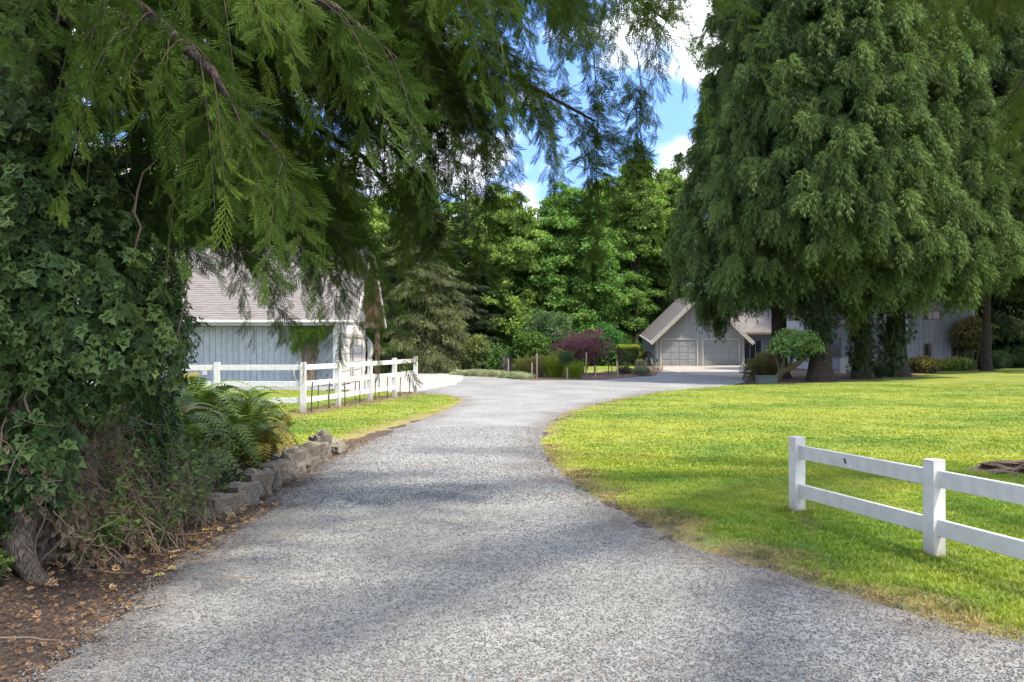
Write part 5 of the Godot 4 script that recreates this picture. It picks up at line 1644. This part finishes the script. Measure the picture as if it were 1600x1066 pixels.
	# the mossy shrub before the thickest cedar
	var mr := thing("rhododendron", "wide crowned rhododendron with crooked mossy trunk before the cedars", "shrub", G(13.2, -40.35))
	var mt := MB.new()
	mt.tube(PackedVector3Array([Vector3(-0.75, -0.1, 0), Vector3(-0.62, 0.25, 0), Vector3(-0.45, 0.5, 0.05), Vector3(-0.1, 0.68, 0.1), Vector3(0.35, 0.95, 0.1), Vector3(0.55, 1.35, 0), Vector3(0.5, 1.8, 0)]), PackedFloat32Array([0.26, 0.17, 0.14, 0.13, 0.12, 0.09, 0.03]), 10, Color.WHITE, NL, 0.3)
	for l in [[Vector3(-0.45, 0.5, 0), Vector3(-0.35, 1.1, 0.1), Vector3(-0.6, 1.75, 0)], [Vector3(-0.1, 0.68, 0.1), Vector3(0.05, 1.2, 0), Vector3(-0.05, 1.8, 0.1)], [Vector3(-0.5, 0.3, 0), Vector3(-0.55, 0.8, -0.1), Vector3(-0.9, 1.7, 0)], [Vector3(0.35, 0.95, 0.1), Vector3(0.8, 1.3, 0.1), Vector3(1.15, 1.65, 0)]]:
		mt.tube(PackedVector3Array(l), PackedFloat32Array([0.1, 0.07, 0.03]), 8, Color.WHITE, NL, 0.3)
	part("trunk", mt.mesh(), M.moss_bark, mr)
	var lb := Bag.new()
	for k in 165:
		var d := rdir()
		var p := Vector3(0.22 + d.x * rr(0.5, 1.32), 1.9 + d.y * 0.42 - 0.2 * d.x * d.x, d.z * 1.0) * Vector3(1, 1, 1)
		p.y += 0.5 * NZ.get_noise_2d(p.x * 80.0, p.z * 80.0)
		lb.put(frame(p, Vector3(d.x * 0.6, 1, d.z * 0.6) + rdir() * 0.3, rdir(), rr(0.34, 0.6)), pick(Color(0.06, 0.13, 0.04), Color(0.26, 0.40, 0.12), 0.5 + 0.4 * d.y + rr(-0.3, 0.4)))
	mass("crown", M.small_clump, M.broad_leaf, lb, mr)
	shrub("olive_shrub", "rounded olive brown shrub at the left end of the cedar bed", "shrub", G(12.1, -41.9), 0.85, 1.15, 0.05, 420, 0.26, Color(0.05, 0.05, 0.02), Color(0.15, 0.14, 0.045), "fine_clump")
	shrub("bronze_shrub", "bronze leaved open shrub between olive shrub and mossy trunk", "shrub", G(12.7, -42.5), 0.7, 1.5, 0.2, 150, 0.34, Color(0.12, 0.09, 0.03), Color(0.32, 0.24, 0.10), "small_clump")
	var ub := thing("utility_box", "low grey green utility box on the lawn edge by the mossy shrub", "utility box", G(11.75, -39.4))
	var ubm := MB.new()
	ubm.bx(Vector3(0, 0.14, 0), Vector3(0.85, 0.36, 0.6), 0.015)
	part("case", ubm.mesh(), M.green_box, ub)
	var ul := MB.new()
	ul.bx(Vector3(0, 0.35, 0), Vector3(0.9, 0.06, 0.65), 0.012)
	part("lid", ul.mesh(), M.green_box, ub)
	# planting before the tall wing
	shrub("flowering_shrub", "small tree like shrub with reddish and cream leaf tufts before the house corner", "shrub", G(30.3, -56.0), 1.25, 3.5, 1.15, 330, 0.48, Color(0.10, 0.12, 0.04), Color(0.40, 0.30, 0.14), "small_clump", "", -1.0, 3)
	shrub("yellow_bush", "yellowish bush right of the rightmost cedar trunk", "bush", G(24.3, -50.3), 0.95, 1.05, 0.05, 230, 0.36, Color(0.10, 0.09, 0.03), Color(0.36, 0.30, 0.09), "small_clump")
	shrub("low_bush", "bright low groundcover bush before the wing's large window", "bush", G(27.6, -53.5), 1.5, 0.85, 0.05, 280, 0.36, Color(0.10, 0.16, 0.03), Color(0.33, 0.38, 0.09), "small_clump", "", 0.6)
	var hs := [[31.6, -56.6, 1.3, 1.3], [33.9, -58.2, 1.5, 1.55], [36.0, -58.6, 1.6, 2.1], [38.6, -59.0, 1.7, 1.9]]
	var hl := ["dark low hedge bush next to the house's right corner", "dark hedge bush second from the house corner", "taller rounded hedge bush third from the house corner", "hedge bush at the right edge with pale flowers above"]
	for k in 4: shrub("hedge_bush", hl[k], "bush", G(hs[k][0], hs[k][1]), hs[k][2], hs[k][3], 0.0, 420, 0.4, Color(0.025, 0.055, 0.025), Color(0.09, 0.15, 0.06) if k < 2 else Color(0.16, 0.2, 0.08), "fine_clump", "hedge bushes at the right end of the lawn")
	shrub("dark_bush", "dark low bush at the foot of the slender cedar", "bush", G(18.6, -44.0), 0.8, 0.95, 0.0, 240, 0.3, Color(0.02, 0.035, 0.015), Color(0.06, 0.09, 0.03), "fine_clump")

func near_cedar() -> void:
	var o := thing("cedar_tree", "huge near cedar at the left edge, boughs hanging over the drive", "tree", Vector3.ZERO)
	var m := MB.new()
	var base := Vector3(-4.45, 0.0, -7.7)
	var p := PackedVector3Array()
	var q := PackedFloat32Array()
	for k in 20:
		var y := -0.3 + k * 0.75
		p.append(base + Vector3(-0.02 * k, y, -0.01 * k))
		q.append(0.52 - 0.015 * k + 0.34 * exp(-maxf(y, 0) * 1.9))
	m.tube(p, q, 40, Color.WHITE, NL, 0.5)
	part("trunk", m.mesh(), M.near_bark, o)
	# roots that spread from the trunk
	for k in 6:
		var a: float = [0.9, 0.3, -0.25, 1.5, 2.1, -0.8][k]
		var d := Vector3(cos(a), 0, sin(a))
		var rm := MB.new()
		var pts := PackedVector3Array()
		var rad := PackedFloat32Array()
		for j in 8:
			var t := j / 7.0
			var w := base + d * (0.42 + t * rr(0.75, 0.95)) + Vector3(-d.z, 0, d.x) * 0.1 * sin(t * 4.0 + k)
			pts.append(Vector3(w.x, H(w.x, w.z) + 0.62 * pow(1.0 - t, 2.2) - 0.05 * t, w.z))
			rad.append(0.17 * (1.0 - 0.75 * t))
		rm.tube(pts, rad, 12, Color.WHITE, NL, 0.55)
		part("root", rm.mesh(), M.near_bark, o)
	var paths := [
		[Vector3(-4.22, 5.83, -7.60), Vector3(-2.40, 5.50, -8.00), Vector3(-0.68, 5.14, -9.00), Vector3(0.22, 4.82, -9.60), Vector3(0.98, 4.53, -10.00)],
		[Vector3(-4.22, 6.46, -7.60), Vector3(-1.08, 5.63, -7.20), Vector3(0.57, 5.38, -7.60), Vector3(1.75, 5.5, -8.40)],
		[Vector3(-4.22, 6.69, -7.60), Vector3(-2.03, 6.83, -9.00), Vector3(0.00, 6.40, -10.00), Vector3(1.62, 6.28, -10.80), Vector3(2.0, 6.1, -11.00)],
		[Vector3(-4.22, 4.64, -7.60), Vector3(-3.15, 4.16, -7.00), Vector3(-2.13, 3.73, -6.60), Vector3(-1.71, 3.31, -6.50)],
		[Vector3(-4.22, 4.52, -7.60), Vector3(-2.57, 4.87, -9.00), Vector3(-1.76, 4.55, -9.80), Vector3(-1.15, 3.97, -10.20)],
		[Vector3(-4.22, 4.12, -7.60), Vector3(-3.38, 3.99, -9.00), Vector3(-2.68, 3.75, -9.40), Vector3(-2.12, 3.3, -9.40)],
		[Vector3(-4.22, 3.55, -7.60), Vector3(-3.47, 3.35, -8.40), Vector3(-3.04, 3.35, -8.80), Vector3(-2.75, 3.05, -8.80)],
		[Vector3(-4.22, 5.32, -7.60), Vector3(-2.26, 5.51, -8.60), Vector3(-1.06, 5.07, -9.40), Vector3(-0.22, 4.28, -9.60)],
		[Vector3(-4.22, 5.55, -7.60), Vector3(-2.40, 4.78, -6.40), Vector3(-1.30, 4.37, -6.20), Vector3(-0.84, 3.99, -6.20)],
		[Vector3(-4.22, 4.86, -7.60), Vector3(-2.56, 4.23, -6.20), Vector3(-2.08, 3.80, -5.90), Vector3(-1.90, 3.49, -5.90)],
		[Vector3(-4.22, 6.12, -7.60), Vector3(-3.54, 7.10, -10.50), Vector3(-2.07, 6.30, -11.50), Vector3(-0.90, 5.41, -12.00)],
		[Vector3(-4.22, 4.98, -7.60), Vector3(-3.54, 5.44, -10.50), Vector3(-2.59, 4.66, -11.50), Vector3(-2.12, 3.76, -11.80)],
		[Vector3(-4.22, 5.21, -7.60), Vector3(-2.98, 4.59, -6.40), Vector3(-2.42, 4.13, -6.20), Vector3(-2.33, 3.71, -6.20)],
		[Vector3(-4.22, 6.58, -7.60), Vector3(-0.64, 6.62, -8.50), Vector3(1.35, 6.36, -9.00), Vector3(1.9, 6.1, -9.20)],
		[Vector3(-4.22, 6.23, -7.60), Vector3(-2.00, 5.63, -7.00), Vector3(-0.79, 5.17, -6.60), Vector3(-0.20, 4.87, -6.60)],
		[Vector3(-4.22, 6.35, -7.60), Vector3(-2.16, 6.94, -9.60), Vector3(-0.31, 6.82, -10.40), Vector3(0.81, 6.11, -10.80)],
		[Vector3(-4.22, 4.29, -7.60), Vector3(-3.46, 4.62, -9.80), Vector3(-2.59, 4.17, -10.80), Vector3(-1.90, 3.30, -11.00)],
	]
	paths.append([Vector3(-4.22, 4.4, -7.6), Vector3(-3.2, 4.5, -9.5), Vector3(-2.5, 4.0, -10.3), Vector3(-2.0, 3.35, -10.5)])
	paths.append([Vector3(-4.22, 4.3, -7.6), Vector3(-3.1, 4.3, -9.5), Vector3(-2.5, 3.95, -9.9), Vector3(-2.2, 3.55, -9.9)])
	paths.append([Vector3(-4.22, 4.6, -7.6), Vector3(-3.0, 4.9, -9.9), Vector3(-1.9, 4.3, -10.8), Vector3(-1.4, 3.75, -11.0)])
	for e in [Vector3(-2.8, 3.0, -9.2), Vector3(-1.95, 3.15, -9.7), Vector3(-2.4, 3.3, -9.4), Vector3(-1.45, 4.75, -9.6), Vector3(-1.0, 4.9, -10.2), Vector3(-0.55, 4.85, -9.8), Vector3(-0.2, 5.1, -10.4), Vector3(-1.2, 5.3, -8.8), Vector3(-0.8, 4.5, -10.8)]:
		var s := Vector3(-4.3, e.y + rr(0.2, 0.9), -7.7)
		paths.append([s, s.lerp(e, 0.4) + Vector3(0, 0.4, 0), s.lerp(e, 0.75) + Vector3(0, 0.3, 0), e])
	# boughs higher up and behind
	for k in 46:
		var e := Vector3(rr(-3.2, 0.3), rr(4.9, 6.4), rr(-12.5, -7.0))
		if k % 4 == 1: e = Vector3(rr(-1.7, 0.5), rr(5.3, 6.4), rr(-9.8, -7.0))
		elif k > 17: e = Vector3(rr(-6.5, 1.2), rr(6.6, 9.0), rr(-12.0, -2.0))
		var s := Vector3(-4.3, e.y + rr(-0.2, 0.8), -7.7)
		paths.append([s, s.lerp(e, 0.4) + Vector3(0, rr(0.2, 0.6), 0), s.lerp(e, 0.75) + Vector3(0, rr(0.1, 0.4), 0), e])
	var bag := []
	var tw := MB.new()
	for l in paths:
		var lm := MB.new()
		var rad := PackedFloat32Array()
		for k in l.size(): rad.append(lerpf(0.075, 0.012, k / (l.size() - 1.0)))
		var pp := PackedVector3Array(l)
		lm.tube(pp, rad, 8, Color.WHITE, null, 0.0, false)
		part("limb", lm.mesh(), M.bark, o)
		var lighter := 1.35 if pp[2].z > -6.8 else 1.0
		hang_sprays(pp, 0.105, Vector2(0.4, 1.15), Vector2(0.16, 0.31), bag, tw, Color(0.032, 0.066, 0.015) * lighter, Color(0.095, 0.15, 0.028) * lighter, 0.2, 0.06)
	# two long loose shoots that hang free
	for h in [[Vector3(-0.33, 5.0, -9.5), 1.75, 0.75], [Vector3(0.92, 5.2, -9.6), 1.3, 1.2], [Vector3(-0.9, 4.6, -9.9), 0.9, 0.9], [Vector3(1.5, 5.4, -10.2), 0.8, 0.8]]:
		var a: Vector3 = h[0]
		tw.tube(PackedVector3Array([a, a + Vector3(0.05, -h[1] * 0.5, 0), a + Vector3(0.03, -h[1], 0.02), a + Vector3(0.05, -h[1] - h[2] * 0.8, 0)]), PackedFloat32Array([0.008, 0.007, 0.006, 0.003]), 4, Color.WHITE, null, 0.0, false)
		for k in int(90 * h[2] + 30):
			var u := R.randf()
			var w := a + Vector3(rr(-0.12, 0.12), -(h[1] + h[2] * 0.75) * pow(u, 0.7), rr(-0.12, 0.12))
			var dd := Vector3(rr(-0.8, 0.8), rr(-1.0, -0.3), rr(-0.8, 0.8)).normalized()
			bag.append([frame(w, dd, rdir(), rr(0.18, 0.32)), pick(Color(0.026, 0.055, 0.013), Color(0.07, 0.11, 0.022), R.randf()), 0.25])
	spray_tree(o, bag, tw, 280)

func right_boughs() -> void:
	var o := thing("cedar_tree", "near cedar outside the right edge, boughs hanging into the top right corner", "tree", Vector3.ZERO)
	var m := MB.new()
	var p := PackedVector3Array()
	var q := PackedFloat32Array()
	for k in 14:
		p.append(Vector3(9.6, -0.3 + k * 1.1, -10.5))
		q.append(0.5 - 0.025 * k + 0.25 * exp(-k * 1.2))
	m.tube(p, q, 24, Color.WHITE, NL, 0.4)
	part("trunk", m.mesh(), M.near_bark, o)
	var paths := [
		[Vector3(9.5, 7.6, -10.4), Vector3(7.13, 7.08, -10.00), Vector3(5.99, 6.18, -9.50), Vector3(5.4, 5.95, -9.20), Vector3(4.95, 5.75, -9.00)],
		[Vector3(9.5, 8.3, -10.4), Vector3(7.13, 7.83, -10.00), Vector3(5.54, 6.49, -9.00), Vector3(4.8, 6.1, -8.60), Vector3(4.4, 5.95, -8.40)],
		[Vector3(9.5, 5.6, -10.6), Vector3(8.09, 5.12, -11.00), Vector3(7.01, 4.89, -10.50), Vector3(6.6, 4.7, -10.30), Vector3(6.3, 4.45, -10.20)],
		[Vector3(9.5, 6.6, -10.6), Vector3(8.09, 6.36, -11.00), Vector3(7.68, 6.21, -11.50), Vector3(7.17, 5.71, -11.80), Vector3(6.89, 5.23, -12.00)],
		[Vector3(9.5, 9.0, -10.0), Vector3(6.5, 8.8, -8.0), Vector3(4.0, 7.8, -6.5), Vector3(2.2, 6.9, -5.5)],
		[Vector3(9.5, 9.8, -10.0), Vector3(7.5, 9.4, -7.0), Vector3(6.0, 8.2, -4.5), Vector3(4.8, 7.2, -3.0)],
		[Vector3(9.5, 10.6, -10.2), Vector3(6.5, 10.6, -8.8), Vector3(3.2, 9.8, -7.8), Vector3(0.8, 8.6, -7.0)],
		[Vector3(9.5, 8.2, -10.0), Vector3(9.0, 8.0, -7.0), Vector3(8.2, 6.8, -4.6), Vector3(7.4, 5.8, -3.4)],
		[Vector3(9.5, 11.2, -10.2), Vector3(7.0, 11.4, -11.5), Vector3(4.4, 10.4, -12.5), Vector3(2.6, 9.3, -13.0)],
	]
	for k in 8:
		var e := Vector3(rr(0.0, 6.0), rr(7.6, 10.5), rr(-8.5, 1.0))
		var s := Vector3(9.5, e.y + rr(-0.2, 1.0), -10.2)
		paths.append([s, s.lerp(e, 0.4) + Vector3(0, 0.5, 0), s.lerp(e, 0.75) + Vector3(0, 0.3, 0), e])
	var bag := []
	var tw := MB.new()
	for l in paths:
		var lm := MB.new()
		var rad := PackedFloat32Array()
		for k in l.size(): rad.append(lerpf(0.085, 0.012, k / (l.size() - 1.0)))
		var pp := PackedVector3Array(l)
		lm.tube(pp, rad, 8, Color.WHITE, null, 0.0, false)
		part("limb", lm.mesh(), M.bark, o)
		hang_sprays(pp, 0.15, Vector2(0.4, 0.95), Vector2(0.18, 0.34), bag, tw, Color(0.05, 0.085, 0.02), Color(0.12, 0.16, 0.03), 0.25)
	spray_tree(o, bag, tw, 60)

func bank() -> void:
	# ivy over the near cedar's trunk and the mass beside it
	ivy_cover("thick glossy dark green ivy smothering the near cedar trunk at the left edge", [[Vector3(-4.35, 2.5, -7.65), Vector3(0.95, 1.35, 0.95)], [Vector3(-4.4, 4.5, -7.65), Vector3(0.85, 1.6, 0.85)], [Vector3(-3.85, 2.15, -7.6), Vector3(0.75, 0.9, 0.8)], [Vector3(-3.5, 1.95, -8.0), Vector3(0.52, 0.55, 0.55)], [Vector3(-3.95, 1.0, -7.15), Vector3(0.3, 0.5, 0.3)], [Vector3(-4.35, 0.6, -6.95), Vector3(0.22, 0.4, 0.2)], [Vector3(-4.9, 2.2, -6.9), Vector3(0.8, 1.2, 0.7)], [Vector3(-3.85, 2.7, -8.4), Vector3(0.65, 0.7, 0.6)]], 19000, 0.135, Color(0.028, 0.060, 0.018), Color(0.13, 0.205, 0.06), 260)
	ivy_cover("trailing ivy clump that hangs from the slim stem right of the ivy trunk", [[Vector3(-4.3, 2.1, -9.6), Vector3(0.5, 0.6, 0.55)], [Vector3(-4.15, 1.2, -9.8), Vector3(0.3, 0.8, 0.3)]], 2200, 0.11, Color(0.016, 0.045, 0.012), Color(0.07, 0.13, 0.03), 30)
	var slim := MB.new()
	slim.tube(PackedVector3Array([Vector3(-4.2, 0.1, -9.9), Vector3(-4.1, 1.0, -9.8), Vector3(-4.15, 2.2, -9.7), Vector3(-4.3, 4.5, -9.7), Vector3(-4.5, 7.0, -9.6)]), PackedFloat32Array([0.13, 0.1, 0.085, 0.07, 0.05]), 12, Color.WHITE, NL, 0.4)
	tag(part("slim_trunk", slim.mesh(), M.near_bark, self), "slim brown tree stem rising between ivy and ferns", "tree trunk")
	# weathered stump
	var st := thing("tree_stump", "weathered split brown stump between the cedar roots and the ferns", "stump", G(-3.85, -8.55))
	for k in 9:
		var a := TAU * k / 9.0
		var sm := MB.new()
		var b := Vector3(cos(a) * 0.13, -0.15, sin(a) * 0.13)
		var top := rr(0.28, 0.62)
		sm.tube(PackedVector3Array([b * 1.6, b + Vector3(0, 0.3, 0), Vector3(b.x * 0.95, top * 0.8, b.z * 0.95), Vector3(b.x * 0.8, top, b.z * 0.8)]), PackedFloat32Array([0.1, 0.075, 0.06, 0.012]), 7, Color.WHITE, NL, 0.5)
		part("splinter", sm.mesh(), M.near_bark, st)
	# tangle of dead vines below the ivy
	var tb := MB.new()
	for k in 420:
		var c := Vector3(rr(-5.3, -3.3), 0, rr(-8.9, -6.75))
		var y := H(c.x, c.z) + rr(0.6, 1.3) * smoothstep(-3.1, -4.0, c.x)
		var w := Vector3(c.x, y + 0.1, c.z)
		var d := Vector3(rr(-1, 1), rr(-0.9, 0.3), rr(-1, 1)).normalized()
		var pts := PackedVector3Array()
		for j in 5:
			pts.append(w)
			d = (d + rdir() * 0.45 + Vector3(0, -0.1, 0)).normalized()
			w += d * rr(0.05, 0.13)
		var g := rr(0.5, 1.5)
		tb.tube(pts, PackedFloat32Array([0.0045, 0.0045, 0.004, 0.004, 0.002]), 4, Color(g, g * 0.95, g * 0.9), null, 0.0, false)
	var dv := thing("dead_vines", "brown tangle of dead vines and twigs under the ivy", "dead vines")
	part("stems", tb.mesh(), M.twig, dv).set_meta("kind", "stuff")
	var db := Bag.new()
	for k in 3600:
		var c := Vector3(rr(-5.3, -3.4), 0, rr(-8.8, -6.85))
		db.put(frame(Vector3(c.x, H(c.x, c.z) + rr(0.5, 1.25) * smoothstep(-3.2, -4.1, c.x), c.z), Vector3(rr(-1, 1), -0.9, rr(-1, 1)), rdir(), rr(0.05, 0.1)), pick(Color(0.08, 0.06, 0.036), Color(0.28, 0.20, 0.12), R.randf()))
	mass("dead_leaves", M.oval, M.dead, db, dv)
	# light-leaved evergreen saplings growing through it
	var hp := [[Vector3(-3.35, 0, -8.0), 0.45, 1.1, "small light leaved bush in front of the dead vines"], [Vector3(-3.6, 0, -7.35), 0.3, 0.75, "bright green trailing sprig at the cedar's roots"], [Vector3(-3.45, 0, -9.0), 0.5, 1.15, "light leaved bush under the ivy's right edge"], [Vector3(-4.15, 0, -6.7), 0.28, 0.45, "low green sprig between the cedar roots"], [Vector3(-3.75, 0, -9.9), 0.5, 1.0, "small leaved evergreen bush left of the ferns"], [Vector3(-3.85, 0, -7.9), 0.42, 1.25, "tallest light leaved bush amid the dead vines"], [Vector3(-4.4, 0, -7.0), 0.35, 0.95, "yellow green sprig before the trunk, left of the dead vines' middle"]]
	for h in hp:
		var t := thing("leafy_sprig", h[3], "bush", G(h[0].x, h[0].z), 0.0, "small green bushes under the ivy")
		var lb := Bag.new()
		var tm := MB.new()
		for k in 44:
			var a := rr(0, TAU)
			var e := Vector3(cos(a) * h[1], h[2] * rr(0.35, 1.1), sin(a) * h[1]) * rr(0.4, 1.1)
			var root: Vector3 = Vector3(rr(-1, 1), 0, rr(-1, 1)) * h[1] * 0.7
			var mid: Vector3 = root.lerp(Vector3(e.x * 0.6, e.y * 0.8, e.z * 0.6), 0.6) + rdir() * 0.06
			tm.tube(PackedVector3Array([root, mid, e]), PackedFloat32Array([0.004, 0.003, 0.0015]), 4, Color.WHITE, null, 0.0, false)
			for j in 22:
				var u := rr(0.3, 1.0)
				var w: Vector3 = mid.lerp(e, u * 1.1) if u > 0.5 else root.lerp(mid, u * 2.0)
				lb.put(frame(w, Vector3(rr(-1, 1), rr(-0.3, 0.6), rr(-1, 1)), Vector3(rr(-0.5, 0.5), 1, rr(-0.5, 0.7)), rr(0.035, 0.07)), pick(Color(0.05, 0.11, 0.02), Color(0.17, 0.26, 0.06), R.randf()))
		part("stem", tm.mesh(), M.twig, t).set_meta("kind", "stuff")
		mass("leaves", M.oval, M.leaf, lb, t)
	# dark groundcover before the ferns
	var gb := Bag.new()
	for k in 4200:
		var d := rr(9.6, 14.2)
		var x := -3.45 - pow(R.randf(), 0.9) * 2.2
		gb.put(frame(G(x, -d, rr(0.02, 0.34) * smoothstep(-3.3, -3.9, x) * (1.2 + 2.0 * NZ.get_noise_2d(x * 40.0, d * 40.0))), Vector3(rr(-1, 1), rr(-0.2, 0.6), rr(-1, 1)), Vector3(rr(-0.6, 0.6), 1, rr(-0.4, 0.8)), rr(0.04, 0.085)), pick(Color(0.014, 0.045, 0.016), Color(0.06, 0.13, 0.035), pow(R.randf(), 1.5)))
	tag(mass("groundcover", M.oval, M.ivy, gb, self), "low dark glossy groundcover on the bank before the ferns", "groundcover")
	var yb := Bag.new()
	for k in 420:
		yb.put(frame(G(-3.55 + rr(-0.35, 0.2), -13.0 + rr(-0.8, 0.8), rr(0.05, 0.24)), Vector3(rr(-1, 1), 0.3, rr(-1, 1)), Vector3(rr(-0.6, 0.6), 1, rr(-0.4, 0.8)), rr(0.04, 0.075)), pick(Color(0.12, 0.17, 0.02), Color(0.36, 0.36, 0.04), R.randf()))
	tag(mass("yellow_groundcover", M.oval, M.leaf, yb, self), "small patch of yellow green leaves above the farther edging stones", "groundcover")
	# sword ferns
	var fp := [Vector3(-4.4, 1.25, -11.2), Vector3(-3.95, 1.15, -12.0), Vector3(-4.6, 1.3, -12.4), Vector3(-4.1, 1.25, -13.1), Vector3(-3.8, 1.0, -13.9), Vector3(-4.8, 1.25, -13.6), Vector3(-4.35, 1.1, -14.6), Vector3(-5.2, 1.3, -11.8), Vector3(-5.0, 1.2, -10.6), Vector3(-3.75, 0.85, -12.9), Vector3(-5.6, 1.3, -13.2), Vector3(-4.9, 1.35, -12.9), Vector3(-4.0, 1.1, -10.8), Vector3(-4.7, 1.3, -11.7), Vector3(-4.4, 1.25, -13.9), Vector3(-5.4, 1.35, -12.4)]
	var fl := ["tall sword fern at the left end of the fern bank, nearest row", "sword fern above the middle edging stones", "sword fern just behind the nearest row, under the far rails", "broad arching sword fern in the middle of the bank", "yellowish sword fern drooping over the farther stones", "sword fern in the back row below the left rail post", "sword fern at the far end of the bank by the lawn", "sword fern behind the ivy's hanging clump", "half hidden sword fern at the foot of the slim stem", "small bronze sword fern drooping behind the stones", "rearmost sword fern on the left of the bank", "sword fern in the dense middle of the bank, behind the nearest row", "sword fern closest to the stump", "sword fern between the two nearest tall ferns", "sword fern behind the yellowish drooping fern", "sword fern in the back row behind the slim stem"]
	for k in fp.size():
		var t := thing("fern", fl[k], "fern", G(fp[k].x, fp[k].z, 0.02), rr(0, TAU), "sword ferns on the left bank")
		for j in 22:
			var s: float = fp[k].y * rr(0.7, 1.08)
			var b := Basis(Vector3.UP, TAU * j / 22.0 + rr(-0.2, 0.2)) * Basis(Vector3.RIGHT, rr(-0.75, 0.1)) * Basis(Vector3.BACK, rr(-0.25, 0.25))
			var col := pick(Color(0.065, 0.125, 0.022), Color(0.20, 0.29, 0.045), R.randf())
			if k in [4, 9] or R.randf() < 0.1: col = pick(Color(0.16, 0.12, 0.03), Color(0.36, 0.32, 0.055), R.randf())
			part("frond", M.ferns[j % 3], leaf_tint(col), t, Transform3D(b.scaled(Vector3(s, s, s)), Vector3.ZERO))
	# edging stones
	var es := [[Vector3(-3.48, 0, -9.25), Vector3(0.42, 0.34, 0.4), "low wide edging stone nearest the stump"], [Vector3(-3.32, 0, -9.75), Vector3(0.55, 0.46, 0.5), "broad rounded edging stone with leaves piled at its foot"], [Vector3(-3.28, 0, -10.3), Vector3(0.5, 0.5, 0.5), "edging stone third from the near end"], [Vector3(-3.27, 0, -10.85), Vector3(0.42, 0.62, 0.5), "upright split edging stone with a dark cleft"], [Vector3(-3.2, 0, -11.3), Vector3(0.3, 0.5, 0.36), "narrow edging stone wedged beside the split stone"], [Vector3(-3.25, 0, -11.85), Vector3(0.5, 0.55, 0.55), "pale angular edging stone in the middle of the row"], [Vector3(-3.25, 0, -12.5), Vector3(0.5, 0.72, 0.5), "tall pale leaning edging stone"], [Vector3(-3.22, 0, -13.15), Vector3(0.46, 0.7, 0.5), "grooved upright edging stone right of the leaning one"], [Vector3(-3.2, 0, -13.8), Vector3(0.5, 0.62, 0.5), "tan edging stone second from the far end"], [Vector3(-3.22, 0, -14.35), Vector3(0.42, 0.82, 0.36), "dark pointed edging stone near the far end"], [Vector3(-3.1, 0, -14.85), Vector3(0.5, 0.5, 0.5), "last edging stone at the lawn's corner"]]
	for k in es.size():
		var m := MB.new()
		m.blob(Vector3(0, es[k][1].y * 0.2, 0), es[k][1] * Vector3(0.8, 0.68, 0.72), NZ, 0.4, 40.0, Color.WHITE, 7, 0.5)
		var g := [M.rock, tint_mat("rock", Color(0.50, 0.42, 0.31)), tint_mat("rock", Color(0.36, 0.33, 0.28))]
		tag(part("edging_stone", m.mesh(), g[2] if k == 9 else g[k % 2], self, Transform3D(Basis(Vector3.UP, rr(0, 6)) * Basis(Vector3.RIGHT, rr(-0.15, 0.15)), G(es[k][0].x, es[k][0].z, -0.05))), es[k][2], "stone", "edging stones along the left bank")
